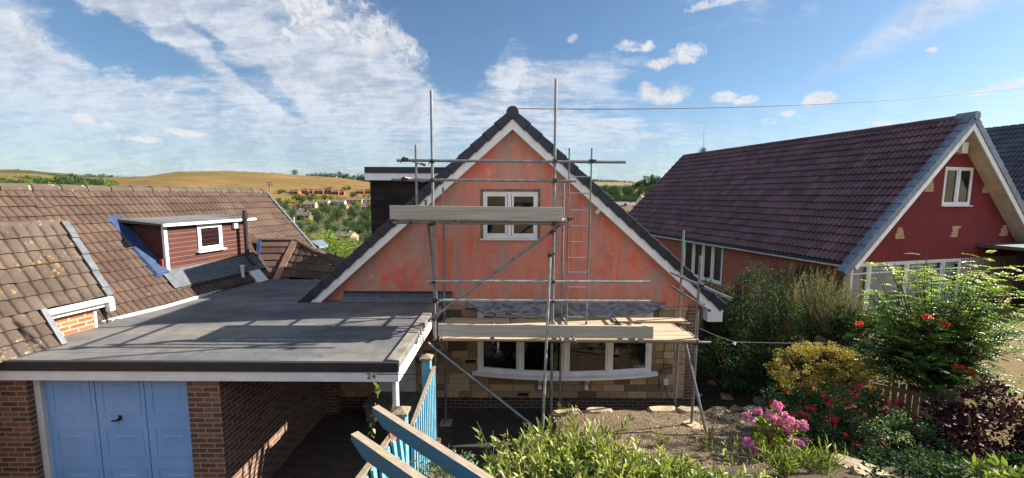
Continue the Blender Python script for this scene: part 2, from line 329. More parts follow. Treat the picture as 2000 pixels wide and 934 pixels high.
def t_clad():
    t = NT('red_shiplap'); o = t.co('Object')
    col = t.ramp(t.noise(o, 3, 4), [(.3, lin('#43241e')), (.7, lin('#4e2c25'))]); w = t.N('ShaderNodeSeparateXYZ'); t.S(w, 0, o)
    f = t.ma('FRACT', t.ma('MULTIPLY', w.outputs[2], 9.5)); col = t.mix(t.mp(f, .90, .93), col, lin('#8f6357')); col = t.mix(t.mp(f, .02, .08, 1, 0), col, lin('#2a100c'))
    t.bump(f, .6, .012); return t.fin(col, .55)
M['cladding'] = t_clad()
def t_stone():
    t = NT('yorkshire_stone'); o = t.co('Object')
    col = t.ramp(t.attr('tint'), [(0, lin('#5d4f41')), (.3, lin('#8a765c')), (.6, lin('#a8906c')), (.85, lin('#b59d80')), (1, lin('#b3927e'))])
    col = t.mix(.45, col, t.ramp(t.noise(o, 9, 6, .7), [(.3, (.55, .52, .5)), (.7, (1.3, 1.28, 1.25))]), 'MULTIPLY')
    t.bump(t.noise(o, 30, 6, .7), .5, .01); return t.fin(col, .9)
M['stone'] = t_stone()
M['mortar'] = simple('stone_mortar', '#7b6c5c', '#5d5247', 12, .95)
def t_blue():
    t = NT('peeling_blue_paint'); o = t.co('Object'); v = t.co('Object', (5, 5, 1.5))
    col = t.ramp(t.noise(v, 4, 5), [(.3, lin('#2a759c')), (.7, lin('#5aa9bf'))])
    col = t.mix(t.mp(t.noise(v, 9, 6, .75), .52, .58, 0, .95), col, lin('#8f897c'))
    t.bump(t.noise(v, 25, 5), .5, .004); return t.fin(col, .8)
M['blue'] = t_blue()
def t_beam():
    t = NT('faded_blue_beam'); v = t.co('UV', (1.5, 12, 1)); v2 = t.co('UV', (3, 30, 1))
    col = t.ramp(t.noise(v, 3, 6, .7), [(.3, lin('#265f86')), (.50, lin('#3b6a86')), (.62, lin('#55605f')), (.8, lin('#756a58'))])
    col = t.mix(.6, col, t.ramp(t.noise(v2, 4, 5, .7), [(.3, (.45, .45, .45)), (.7, (1.3, 1.3, 1.3))]), 'MULTIPLY')
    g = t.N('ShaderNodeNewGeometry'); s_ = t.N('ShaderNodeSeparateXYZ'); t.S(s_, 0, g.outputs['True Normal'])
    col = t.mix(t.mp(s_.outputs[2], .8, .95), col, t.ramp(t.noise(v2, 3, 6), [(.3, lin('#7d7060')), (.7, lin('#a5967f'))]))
    t.bump(t.noise(v2, 6, 5), .6, .004); return t.fin(col, .85)
M['beam'] = t_beam()
def t_ground():
    t = NT('ground_cover'); c = t.attr('gcol', 'Color'); o = t.co('Object')
    near = t.ramp(t.vor(o, 38, 'Distance'), [(.0, (1.25, 1.22, 1.18)), (.6, (.6, .6, .6))]); fine = t.ramp(t.noise(o, 9, 8, .7), [(.3, (.65, .65, .65)), (.7, (1.3, 1.3, 1.3))])
    far = t.ramp(t.noise(t.co('Object', (.5, 1, 1)), .012, 8, .62), [(.35, (.80, .80, .72)), (.5, (1, 1, 1)), (.65, (1.12, 1.06, 1.0))]); far2 = t.ramp(t.noise(t.co('Object', (.25, 1, 3)), .05, 6, .6), [(.35, (.78, .76, .68)), (.65, (1.15, 1.13, 1.08))])
    col = t.mix(1, c, fine, 'MULTIPLY'); col = t.mix(.8, col, near, 'MULTIPLY'); col = t.mix(1, col, far, 'MULTIPLY'); col = t.mix(1, col, far2, 'MULTIPLY')
    t.bump(t.noise(o, 30, 6, .7), .6, .02); return t.fin(col, .95, 0, .2)
M['ground'] = t_ground()

# ------------------------------------------------------------------ mesh helpers
def link(o, parent=None, root_m=None):
    C.objects.link(o)
    if parent is not None:
        o.parent = parent; o.matrix_parent_inverse = parent.matrix_basis.inverted()
    return o
def tag(o, label=None, cat=None, group=None, kind=None):
    if label: o['label'] = label
    if cat: o['category'] = cat
    if group: o['group'] = group
    if kind: o['kind'] = kind
    return o
def thing(name, label, cat, loc=(0, 0, 0), group=None):
    o = bpy.data.objects.new(name, None); o.location = loc; o.empty_display_size = .2; C.objects.link(o)
    return tag(o, label, cat, group)
class MB:
    def __init__(s, mtx=None): s.v = []; s.f = []; s.t = []; s.m = mtx or Matrix.Identity(4); s.uv = []
    def poly(s, pts, tint=None, uv=None):
        b = len(s.v); s.v += [Vector(p) for p in pts]; s.f.append(list(range(b, b+len(pts)))); s.t.append(random.random() if tint is None else tint); s.uv.append(uv)
    def hexa(s, p, tint=None):  # 8 pts: bottom 4 ccw, top 4
        b = len(s.v); s.v += [Vector(q) for q in p]; t = random.random() if tint is None else tint
        for f in ((3, 2, 1, 0), (4, 5, 6, 7), (0, 1, 5, 4), (1, 2, 6, 5), (2, 3, 7, 6), (3, 0, 4, 7)): s.f.append([b+i for i in f]); s.t.append(t); s.uv.append(None)
    def box(s, a, b, tint=None):
        x0, y0, z0 = (min(a[i], b[i]) for i in range(3)); x1, y1, z1 = (max(a[i], b[i]) for i in range(3))
        s.hexa([(x0, y0, z0), (x1, y0, z0), (x1, y1, z0), (x0, y1, z0), (x0, y0, z1), (x1, y0, z1), (x1, y1, z1), (x0, y1, z1)], tint)
    def bar(s, p, q, w, h, up=(0, 0, 1), tint=None):
        """rectangular bar from p to q, w across, h along up"""
        p = Vector(p); q = Vector(q); d = (q-p).normalized(); up = Vector(up); sd = d.cross(up).normalized(); u = sd.cross(d).normalized()
        sd *= w/2; u *= h/2
        s.hexa([p-sd-u, q-sd-u, q+sd-u, p+sd-u, p-sd+u, q-sd+u, q+sd+u, p+sd+u], tint)
    def tube(s, p, q, r, r2=None, n=10, caps=True, hollow=False):
        p = Vector(p); q = Vector(q); r2 = r if r2 is None else r2; d = (q-p)
        if d.length < 1e-6: return
        d.normalize(); a = d.orthogonal().normalized(); c = d.cross(a); b = len(s.v)
        for k in range(n):
            w = a*math.cos(2*math.pi*k/n)+c*math.sin(2*math.pi*k/n); s.v += [p+w*r, q+w*r2]
        t = random.random()
        for k in range(n): i = b+2*k; j = b+2*((k+1) % n); s.f.append([i, j, j+1, i+1]); s.t.append(t); s.uv.append(None)
        if hollow:   # open ends showing the dark bore
            for e, base, rr, sg in ((0, p, r, 1), (1, q, r2, -1)):
                b2 = len(s.v)
                for k in range(n):
                    w = a*math.cos(2*math.pi*k/n)+c*math.sin(2*math.pi*k/n); s.v += [base+w*rr*.82, base+w*rr*.82+d*sg*.12]
                for k in range(n):
                    k2 = (k+1) % n; s.f.append([b+2*k+e, b2+2*k, b2+2*k2, b+2*k2+e]); s.f.append([b2+2*k, b2+2*k+1, b2+2*k2+1, b2+2*k2]); s.t += [t, t]; s.uv += [None, None]
                s.f.append([b2+2*k+1 for k in range(n)]); s.t.append(t); s.uv.append(None)
        elif caps:
            s.f.append([b+2*k for k in range(n)][::-1]); s.f.append([b+2*k+1 for k in range(n)]); s.t += [t, t]; s.uv += [None, None]
    def path(s, pts, r, n=6):
        for i in range(len(pts)-1):
            ra = r[i] if isinstance(r, (list, tuple)) else r; rb = r[i+1] if isinstance(r, (list, tuple)) else r
            s.tube(pts[i], pts[i+1], ra, rb, n)
    def grid(s, rows, uvs=None):
        b = len(s.v); n = len(rows[0])
        for r_ in rows: s.v += [Vector(p) for p in r_]
        for i in range(len(rows)-1):
            for j in range(n-1):
                a = b+i*n+j; s.f.append([a, a+1, a+n+1, a+n]); s.t.append(random.random())
                s.uv.append([uvs[i][j], uvs[i][j+1], uvs[i+1][j+1], uvs[i+1][j]] if uvs else None)
    def build(s, name, mat, parent=None, label=None, cat=None, group=None, kind=None, bevel=0, smooth=False, loc=None):
        me = bpy.data.meshes.new(name); vs = [tuple(s.m @ p) for p in s.v]
        if s.m.to_3x3().determinant() < 0: s.f = [f[::-1] for f in s.f]; s.uv = [u[::-1] if u else None for u in s.uv]
        if loc is not None: vs = [(a-loc[0], b-loc[1], c-loc[2]) for a, b, c in vs]
        me.from_pydata(vs, [], s.f); me.materials.append(M[mat] if isinstance(mat, str) else mat)
        uvl = me.uv_layers.new(name='UVMap').data
        for f, poly in zip(s.f, me.polygons):
            k = poly.index
            if s.uv[k]:
                for li, u in zip(poly.loop_indices, s.uv[k]): uvl[li].uv = u
                continue
            a = s.v[f[0]]; nn = Vector((0, 0, 0))
            for i in range(1, len(f)-1): nn += (s.v[f[i]]-a).cross(s.v[f[i+1]]-a)
            ax = max(range(3), key=lambda i: abs(nn[i]))
            for li, vi in zip(poly.loop_indices, f):
                p = s.v[vi]; uvl[li].uv = (p.y, p.z) if ax == 0 else ((p.x, p.z) if ax == 1 else (p.x, p.y))
        at = me.attributes.new('tint', 'FLOAT', 'FACE'); at.data.foreach_set('value', s.t)
        if smooth: me.polygons.foreach_set('use_smooth', [True]*len(me.polygons))
        me.validate(); me.update()
        o = bpy.data.objects.new(name, me)
        if loc is not None: o.location = loc
        link(o, parent)
        if bevel:
            m = o.modifiers.new('bevel', 'BEVEL'); m.width = bevel; m.segments = 2; m.limit_method = 'ANGLE'; m.angle_limit = R(50)
        if smooth: 
            try: me.set_sharp_from_angle(angle=R(40))
            except Exception: pass
        return tag(o, label, cat, group, kind)
def frame(origin, ex, ey=None):
    ex = Vector(ex).normalized(); ez = Vector((0, 0, 1)); ey = ez.cross(ex) if ey is None else Vector(ey)
    m = Matrix.Identity(4)
    for i in range(3): m[i][0] = ex[i]; m[i][1] = ey[i]; m[i][2] = ez[i]; m[i][3] = origin[i]
    return m
def tiled(name, O, u, v, U, V, tw, gauge, mat, parent, roll=.028, step=.03, prof='roman', clip=None, ns=8, tk=2, label=None):
    """a roof slope of real tiles: O upper corner, u along the ridge, v down the slope"""
    O = Vector(O); u = Vector(u).normalized(); v = Vector(v).normalized(); n = u.cross(v).normalized()
    if n.z < 0: n = -n
    nc = max(1, round(U/tw)); nr = max(1, round(V/gauge)); tw = U/nc; ga = V/nr
    def pf(t):
        if prof == 'roman': return roll*(math.sin(math.pi*min(1,max(0,t)))**.45)
        if prof == 'wave': return roll*(.5+.5*math.cos(2*math.pi*t))
        return 0
    mb = MB(); vs = []; rnd = random.Random(len(name)+nc)
    rows = []; uvr = []
    for r_ in range(nr):
        jit = [rnd.uniform(-.005, .007) for _ in range(nc+1)]; slip = [rnd.uniform(-.008, .010)+(.035 if rnd.random() < .006 else 0) for _ in range(nc+1)]
        for e in (0, 1):
            row = []; ur = []
            for c_ in range(nc*ns+1):
                col = min(c_//ns, nc-1); t = (c_-col*ns)/ns
                hh = pf(t % 1.0 if t < 1 else 0) + (step+jit[col] if e else .002)
                row.append(O+u*(c_*tw/ns)+v*((r_+e)*ga + ((slip[col//tk] if r_ < nr-1 else 0) if e else 0))+n*hh); ur.append((c_/ns, r_+e*.999))
            rows.append(row); uvr.append(ur)
    b = 0; nn = nc*ns+1
    for row in rows: mb.v += row
    for i in range(len(rows)-1):
        for j in range(nn-1):
            if clip:
                cu, cv = (j+.5)*tw/ns, (i//2+.5 if i % 2 == 0 else i//2+1)*ga
                if not clip(cu, cv): continue
            a = i*nn+j; q = [a, a+1, a+nn+1, a+nn]
            U0 = (j//ns)+.5
            uc = (j//ns+.5)/tk; uq = [(uc, i//2+.5)]*4
            mb.f.append(q); mb.t.append(.5); mb.uv.append(uq)
    return mb.build(name, mat, parent, label)
def arrmesh(name, V, F, rnd, mat, parent=None, loc=None, smooth=False):
    """numpy mesh: V (n,3), F (m,k) faces, rnd per-vertex"""
    me = bpy.data.meshes.new(name); nv = len(V); nf, k = F.shape
    if loc is not None: V = V-np.array(loc)
    me.vertices.add(nv); me.vertices.foreach_set('co', V.astype(np.float32).ravel())
    me.loops.add(nf*k); me.loops.foreach_set('vertex_index', F.astype(np.int32).ravel())
    me.polygons.add(nf); me.polygons.foreach_set('loop_start', np.arange(0, nf*k, k, dtype=np.int32))
    me.materials.append(M[mat] if isinstance(mat, str) else mat)
    a = me.attributes.new('rnd', 'FLOAT', 'POINT'); a.data.foreach_set('value', rnd.astype(np.float32))
    me.update(calc_edges=True); me.validate()
    o = bpy.data.objects.new(name, me)
    if loc is not None: o.location = loc
    return link(o, parent)
def nrm(a): return a/np.maximum(np.linalg.norm(a, axis=1, keepdims=True), 1e-9)
def leaves(P, D, Nn, L, Wd, rnd, fold=.25):
    """folded leaves; P base, D direction, Nn rough normal, L length, Wd width (arrays)"""
    D = nrm(D); S = nrm(np.cross(D, Nn)); Nn = np.cross(S, D); L = L[:, None]; Wd = Wd[:, None]
    b = P; l = P+D*L*.45+S*Wd*.5+Nn*Wd*fold; r_ = P+D*L*.45-S*Wd*.5+Nn*Wd*fold; t = P+D*L-Nn*L*.08
    n = len(P); V = np.stack([b, r_, t, l], 1).reshape(-1, 3); i = np.arange(n)[:, None]*4
    F = np.concatenate([i+np.array([[0, 1, 2]]), i+np.array([[0, 2, 3]])], 0)
    return V, F, np.repeat(rnd, 4)
def cloud(rs, center, radii, n, L, Wd, nclump=30, cr=.3, shell=.55, up=.4, flat=.0):
    """leaves in uneven clumps through an ellipsoid"""
    c = nrm(rs.normal(size=(nclump, 3))); rad = rs.uniform(shell, 1.0, (nclump, 1))*rs.uniform(.85, 1.12, (nclump, 1)); c = c*rad; c[:, 2] = np.where(c[:, 2] < -.5, c[:, 2]*.6, c[:, 2])
    k = rs.integers(0, nclump, n); csz = rs.uniform(.6, 1.3, nclump)*cr
    off = nrm(rs.normal(size=(n, 3)))*(rs.uniform(0, 1, (n, 1))**.45)*csz[k][:, None]; off[:, 2] *= 1-flat
    p = c[k]+off; P = np.array(center)+p*np.array(radii)
    out = nrm(off+c[k]*.5); D = nrm(out+rs.normal(size=(n, 3))*.7+np.array([0, 0, up*.4]))
    Nn = nrm(rs.normal(size=(n, 3))*.6+np.array([0, 0, 1.0])+out*.5)
    tone = np.clip(rs.normal(.5, .16, n)+(rs.uniform(-.22, .22, nclump))[k], 0, 1)
    Ls = L*rs.uniform(.6, 1.25, n); return leaves(P, D, Nn, Ls, Wd*rs.uniform(.7, 1.2, n), tone)
def merge(parts):
    V = []; F = []; Rn = []; b = 0
    for v, f, r_ in parts: V.append(v); F.append(f+b); Rn.append(r_); b += len(v)
    return np.concatenate(V), np.concatenate(F), np.concatenate(Rn)
random.seed(4)
# ------------------------------------------------------------------ terrain
def sm(a, b, x):
    t = min(1, max(0, (x-a)/(b-a))); return t*t*(3-2*t)
def lerp(a, b, t): return a+(b-a)*t
SKYL = [(-900, 20), (-300, .045), (-200, .050), (0, .056), (60, .056), (130, .047), (230, .036), (300, .044), (350, .0525), (450, .056), (550, .050), (650, .043), (730, .030), (800, .028), (1000, .02), (1160, .034), (1230, .031), (1300, .036), (1500, .03), (2500, .03)]
def skyl(px):
    for (a, ea), (b, eb) in zip(SKYL[1:], SKYL[2:]):
        if px < b: return lerp(ea, eb, min(1, max(0, (px-a)/(b-a))))
    return .03
def PXOF(x, y): return 1000+800*x/max(y, 1e-3)
def ground_h(x, y):
    # near garden: house floor level 0, raised garden to the right, bank behind the camera
    bank = np.interp(y, [-60, -12, -6, -1, 1.5, 3, 4.2, 5.2, 6.4, 7.75], [13, 9, 5.6, 3.4, 2.9, 2.35, 1.75, 1.15, .75, .48])
    right = np.interp(x, [3.6, 5.5, 7.5, 12], [0, .35, .75, 1.0])
    if y < 7.8:
        left = np.interp(y, [-60, -12, -6, -1, 1.5, 4.6, 5.5, 6.4], [13, 9, 5.6, 3.4, 2.6, 1.5, .35, .02])
        t = sm(lerp(.1, .62, sm(6, 7.2, y)), lerp(1.1, .80, sm(6, 7.2, y)), x); b = lerp(left, bank, t)
        b = max(b, lerp(0, bank*0+right+.35, sm(3.0, 5, x)*sm(2.5, 8, y))) if x > 3 else b
        if x < -1.0: b = lerp(b, 0.0 if y > -1 else b, sm(-1.0, -1.12, x)*sm(-2.5, -1, y))
        if x < -1.12 and y > -1: b = -.02
        z = b
    else:
        z = lerp(-.02, right+.3, sm(3.9, 6.2, x)) if x > 3.6 else -.02
    dist = math.hypot(x, y)
    if y > 14 or dist > 40:
        z0 = z
        if y < 0: return z+max(0, dist-60)*.02
        far = np.interp(dist, [16, 30, 50, 100, 160, 350, 600], [-4.8, -6.2, -9, -13.5, -16.5, -18.5, -14])+H
        px = PXOF(x, y); E = skyl(px)
        dtop = np.interp(px, [0, 220, 350, 720, 1160, 1300], [1900, 1250, 1050, 1000, 1300, 1100])
        if dist > 600:
            top = E*dtop*y/dist+H
            t = min(1, max(0, (dist-600)/(dtop-600))); far = lerp(-14+H, top, 1-(1-t)**1.35)
            if dist > dtop: far = top-(dist-dtop)*.03
        z = lerp(z0, far, sm(14, 26, max(y, dist-14)))
    return float(z)
def gcol(x, y, z):
    dist = math.hypot(x, y); n = mnoise.noise(Vector((x*.35, y*.35, 0))); n2 = mnoise.noise(Vector((x*.006, y*.006, 3)))
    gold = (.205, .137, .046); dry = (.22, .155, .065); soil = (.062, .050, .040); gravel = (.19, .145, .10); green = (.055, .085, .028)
    if dist > 26 and y > 0:
        px = PXOF(x, y)
        if 195 < px < 740 and dist > 600: return tuple(c*(1+.12*n2) for c in gold)
        if px < 230 and dist > 500: return gold if n2 > .0 else green
        if px > 1100 and dist > 500: return (.25, .19, .09) if n2 > -.1 else green
        return tuple(lerp(a, b, .5+.5*n2) for a, b in zip(green, (.17, .13, .06)))
    if y < .5: 
        k = .5+.5*mnoise.noise(Vector((x*.8, y*.8, 1))); return tuple(lerp(a, b, k) for a, b in zip((.42, .34, .24), (.26, .22, .13)))
    if x > 6.0+max(0, 8-y)*.2 and y > 4.2: return tuple(c*(.9+.35*n) for c in dry)
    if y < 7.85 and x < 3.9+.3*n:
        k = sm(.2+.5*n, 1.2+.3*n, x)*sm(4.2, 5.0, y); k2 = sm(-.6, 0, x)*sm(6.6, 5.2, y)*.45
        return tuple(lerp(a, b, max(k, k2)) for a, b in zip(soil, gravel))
    if x > 3.5 and y < 8: 
        return tuple(lerp(a, b, .5+.5*n) for a, b in zip(soil, (.12, .105, .09)))
    return soil
N = 400
ts = np.linspace(-1, 1, N); sx = 2.0*np.sinh(ts*8.0); xs = sx*1.0+1.0; ys = sx+5.5
co = []; colr = []
for y in ys:
    for x in xs:
        z = ground_h(x, y); r_ = math.hypot(x, y)
        if r_ < 14 and not (x < -1.1 and y > -1): z += .035*mnoise.noise(Vector((x*2.2, y*2.2, 0)))+.015*mnoise.noise(Vector((x*7, y*7, 5)))
        elif r_ > 60: z += min(4, r_*.004)*mnoise.noise(Vector((x*.01, y*.01, 0)))
        if x < -1.1 and y > -1 and r_ < 14: z = -.02
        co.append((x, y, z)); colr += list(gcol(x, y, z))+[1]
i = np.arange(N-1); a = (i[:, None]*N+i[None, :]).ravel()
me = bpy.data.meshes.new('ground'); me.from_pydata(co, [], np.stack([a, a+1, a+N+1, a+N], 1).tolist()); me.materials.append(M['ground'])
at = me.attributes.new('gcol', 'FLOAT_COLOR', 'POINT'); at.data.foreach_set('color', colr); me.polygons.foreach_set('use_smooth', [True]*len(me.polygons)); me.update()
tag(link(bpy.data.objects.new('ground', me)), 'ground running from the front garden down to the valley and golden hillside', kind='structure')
mb = MB(); mb.poly([(-9, -1, .004), (-1.13, -1, .004), (-1.13, 8.66, .004), (-9, 8.66, .004)]); mb.build('driveway', 'paving', kind='structure')
mb = MB(); mb.poly([(-1.13, 6.6, .03), (.6, 6.9, .03), (.6, 8.66, .03), (-1.13, 8.66, .03)]); mb.poly([(4.25, 7.0, .012), (5.0, 7.2, .012), (5.0, 13, .012), (4.25, 13, .012)]); mb.build('path', 'yard', kind='structure')

# ------------------------------------------------------------------ the gabled house under repair
YG = 8.70; HW = 4.08
apx = PY(1001, 249, YG); EL = PY(625, 590, YG); ER = PY(1390, 605, YG)
XA = apx.x; ZA = apx.z; SL = (ZA-EL.z)/(XA-EL.x); SR = (ZA-ER.z)/(ER.x-XA); SLP = (SL+SR)/2
def gtop(x): return ZA-SLP*abs(x-XA)
house = thing('gabled_house', 'salmon painted gabled house with navy roof edge standing behind the scaffolding', 'house', (0, YG, 0))
w0 = PY(941, 372, YG); w1 = PY(1052, 469, YG); WX0, WX1, WZ0, WZ1 = w0.x, w1.x, w1.z, w0.z
ZS = 2.36                                   # top of the stone, foot of the painted gable
mb = MB()
def zl(x): return max(ZS, gtop(x))
XL, XR = XA-HW, XA+HW
xl2 = XA-(ZA-ZS)/SLP; xr2 = XA+(ZA-ZS)/SLP; xl2 = max(XL, xl2); xr2 = min(XR, xr2)
mb.poly([(xl2, YG, ZS), (WX0, YG, ZS), (WX0, YG, gtop(WX0)), (xl2, YG, zl(xl2))])
mb.poly([(WX0, YG, ZS), (WX1, YG, ZS), (WX1, YG, WZ0), (WX0, YG, WZ0)])
mb.poly([(WX0, YG, WZ1), (WX1, YG, WZ1), (WX1, YG, gtop(WX1)), (XA, YG, ZA), (WX0, YG, gtop(WX0))])
mb.poly([(WX1, YG, ZS), (xr2, YG, ZS), (xr2, YG, zl(xr2)), (WX1, YG, gtop(WX1))])
for (a, b) in (((WX0, WZ0), (WX1, WZ0)), ((WX1, WZ0), (WX1, WZ1)), ((WX1, WZ1), (WX0, WZ1)), ((WX0, WZ1), (WX0, WZ0))):
    mb.poly([(a[0], YG, a[1]), (b[0], YG, b[1]), (b[0], YG+.2, b[1]), (a[0], YG+.2, a[1])])
mb.build('gable_wall', 'gable', house)
# bay opening in the stone wall
bpx = [937, 1016, 1105, 1190, 1268]; bl = PY(937, 727, YG); brr = PY(1268, 735, YG); BX0, BX1 = bl.x, brr.x; BZ0 = bl.z; BZ1 = PY(1000, 612, YG).z
DX0, DX1 = PY(737, 700, YG).x, PY(812, 700, YG).x; DZ0 = PY(770, 768, YG).z; DZ1 = 2.2
def stone_wall():
    mb = MB(); mm = MB(); z = .28; rnd = random.Random(8)
    while z < ZS-.02:
        h = rnd.choice([.12, .16, .20, .24]); h = min(h, ZS-z)
        x = XL-.0
        while x < XR-.26:
            w = rnd.uniform(.22, .62); x1 = min(x+w, XR-.25)
            segs = [(x, x1)]
            for (hx0, hx1, hz0, hz1) in ((BX0, BX1, BZ0, BZ1), (DX0, DX1, 0, DZ1)):
                if z+h > hz0+.03 and z < hz1-.03:
                    ns = []
                    for (a, b) in segs:
                        if a < hx0: ns.append((a, min(b, hx0)))
                        if b > hx1: ns.append((max(a, hx1), b))
                    segs = ns
            t = min(1, max(0, rnd.gauss(.5, .26)))
            for (a, b) in segs:
                if b-a > .05: mb.box((a+.006, YG-.03+rnd.uniform(-.008, .006), z+.006), (b-.006, YG+.1, z+h-.006), t)
            x = x1
        z += h
    mb.build('stone_wall', 'stone', house, bevel=.006)
    for (a, b, c, d) in ((XL, DX0, .28, ZS), (DX0, DX1, DZ1, ZS), (DX1, BX0, .28, ZS), (BX0, BX1, .28, BZ0), (BX0, BX1, BZ1, ZS), (BX1, XR, .28, ZS)):
        mm.poly([(a, YG-.012, c), (b, YG-.012, c), (b, YG-.012, d), (a, YG-.012, d)])
    mm.build('wall_mortar', 'mortar', house)
stone_wall()
mb = MB(); mb.box((XL, YG-.045, -.1), (DX0, YG+.1, .28)); mb.box((DX1, YG-.045, -.1), (XR, YG+.1, .28)); mb.build('plinth', 'dark_brick', house)
mb = MB(); mb.box((XR-.25, YG-.04, .28), (XR, YG+.2, ZS+.05)); mb.box((XR-.1, YG+.2, -.1), (XR, YG+4.4, ZS+.2)); mb.box((XL, YG+.2, -.1), (XL+.1, YG+4.4, ZS)); mb.box((XL, YG+4.3, -.1), (XR, YG+4.4, ZS)); mb.build('side_wall', 'brown_brick', house)
mb = MB(); mb.poly([(XL, YG+4.3, ZS), (XR, YG+4.3, ZS), (XA, YG+4.3, ZA-.2)]); mb.build('rear_gable', 'gable', house)
# interior behind the windows (rooms)
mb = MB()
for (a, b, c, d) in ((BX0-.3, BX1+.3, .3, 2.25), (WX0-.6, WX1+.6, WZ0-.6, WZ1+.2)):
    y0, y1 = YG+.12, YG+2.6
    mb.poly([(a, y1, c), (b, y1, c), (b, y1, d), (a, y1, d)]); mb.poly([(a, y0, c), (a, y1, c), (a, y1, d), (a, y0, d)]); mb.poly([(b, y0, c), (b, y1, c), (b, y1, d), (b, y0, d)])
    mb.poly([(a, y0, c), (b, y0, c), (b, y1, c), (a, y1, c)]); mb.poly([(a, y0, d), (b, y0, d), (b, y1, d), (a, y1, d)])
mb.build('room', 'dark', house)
# upper window
def casement(x0, x1, z0, z1, y, parent, mullions, fw=.055, label=None, dep=.06, glass='glass', name='window', transom=None, mtx=None, sill=True):
    mb = MB(mtx)
    mb.box((x0, y, z0), (x1, y+dep, z0+fw)); mb.box((x0, y, z1-fw), (x1, y+dep, z1)); mb.box((x0, y, z0+fw), (x0+fw, y+dep, z1-fw)); mb.box((x1-fw, y, z0+fw), (x1, y+dep, z1-fw))
    xsn = [x0]+list(mullions)+[x1]
    for m_ in mullions: mb.box((m_-fw*.6, y-.004, z0+fw), (m_+fw*.6, y+dep, z1-fw))
    if transom: mb.box((x0+fw, y-.002, transom-.02), (x1-fw, y+dep, transom+.02))
    o = mb.build(name, 'white', parent, label, bevel=.005)
    if sill:
        s = MB(mtx); s.box((x0-.05, y-.06, z0-.035), (x1+.05, y+dep, z0-.003)); s.build('sill', 'white', o, bevel=.004)
    for i_ in range(len(xsn)-1):
        a, b = xsn[i_], xsn[i_+1]
        g = MB(mtx); yy = y+dep*.55; g.poly([(a+.01, yy, z0+.01), (b-.01, yy, z0+.01), (b-.01, yy, z1-.01), (a+.01, yy, z1-.01)]); g.build('pane', glass, o)
        sh = MB(mtx); q = .045; aa, bb = a+fw*.8, b-fw*.8; cc, dd = z0+fw, z1-fw   # opening sash set in the frame
        sh.box((aa, y+.006, cc), (bb, y+dep*.5, cc+q)); sh.box((aa, y+.006, dd-q), (bb, y+dep*.5, dd)); sh.box((aa, y+.006, cc+q), (aa+q, y+dep*.5, dd-q)); sh.box((bb-q, y+.006, cc+q), (bb, y+dep*.5, dd-q)); sh.build('sash', 'white', o, bevel=.004)
    return o
wx = PY(995, 400, YG).x
casement(WX0+.02, WX1-.02, WZ0+.03, WZ1-.02, YG+.02, house, [wx], .06, 'white two light window under the gable peak')
mb = MB(); t = .02
mb.box((WX0-.03, YG-.004, WZ0), (WX0+.02, YG+.03, WZ1+.03)); mb.box((WX1-.02, YG-.004, WZ0), (WX1+.03, YG+.03, WZ1+.03)); mb.box((WX0+.02, YG-.004, WZ1-.015), (WX1-.02, YG+.03, WZ1+.03)); mb.build('raw_reveal', 'mortar', house)
# curtains and a few interior shapes seen through the bay
mb = MB()
def curtain(x0, x1, z0, z1, y):
    rows = []
    for z in (z0, z1): rows.append([(x0+(x1-x0)*k/24, y+.035*math.sin(k*1.9), z) for k in range(25)])
    mb.grid(rows)
curtain(BX1-.35, BX1-.05, BZ0, BZ1, YG+.2); mb.build('curtain', 'curtain', house); mb = MB(); curtain(BX0+.05, BX0+.22, BZ0, BZ1, YG+.2); mb.build('curtain', 'curtain', house)
# bow window
bow = []
for k, px in enumerate([937, 1016, 1105, 1190, 1268]):
    bul = [.02, .18, .25, .18, .02][k]; yy = YG-bul; p = PY(px, 700, yy); bow.append((p.x, yy))
mb = MB(); bz0, bz1 = BZ0+.03, BZ1+.05
root = None
for (x, y) in bow: mb.box((x-.045, y-.02, bz0), (x+.045, y+.07, bz1))
for a, b in zip(bow, bow[1:]):
    for zz, hh in ((bz0+.035, .07), (bz1-.035, .07)): mb.bar((a[0], a[1]+.02, zz), (b[0], b[1]+.02, zz), .07, hh)
bay = mb.build('bay_window', 'white', house, 'white four light bow window under the lead canopy', bevel=.004)
for a, b in zip(bow, bow[1:]):
    mb = MB(); mb.poly([(a[0], a[1]+.03, bz0+.02), (b[0], b[1]+.03, bz0+.02), (b[0], b[1]+.03, bz1-.02), (a[0], a[1]+.03, bz1-.02)]); mb.build('pane', 'glass', bay)
    for hh in (0,):
        f = MB(); A = Vector((a[0], a[1], 0)); Bv = Vector((b[0], b[1], 0)); d = (Bv-A).normalized(); A = A+d*.05; Bv = Bv-d*.05
        for z in (bz0+.085, bz1-.085): f.bar((A.x, A.y+.012, z), (Bv.x, Bv.y+.012, z), .03, .035)
        for Q in (A+d*.018, Bv-d*.018): f.bar((Q.x, Q.y+.012, bz0+.1), (Q.x, Q.y+.012, bz1-.1), .03, .035, up=tuple(d))
        f.build('sash', 'white', bay)
mb = MB(); n = 26; pts = []
for k in range(n+1):
    t = k/n; x = lerp(BX0-.16, BX1+.16, t); y = YG-.10-.26*math.sin(math.pi*t)**.8; pts.append((x, y))
for a, b in zip(pts, pts[1:]): mb.hexa([(a[0], a[1], bz0-.055), (b[0], b[1], bz0-.055), (b[0], YG, bz0-.055), (a[0], YG, bz0-.055), (a[0], a[1], bz0-.004), (b[0], b[1], bz0-.004), (b[0], YG, bz0+.02), (a[0], YG, bz0+.02)])
mb.build('sill', 'white', bay)
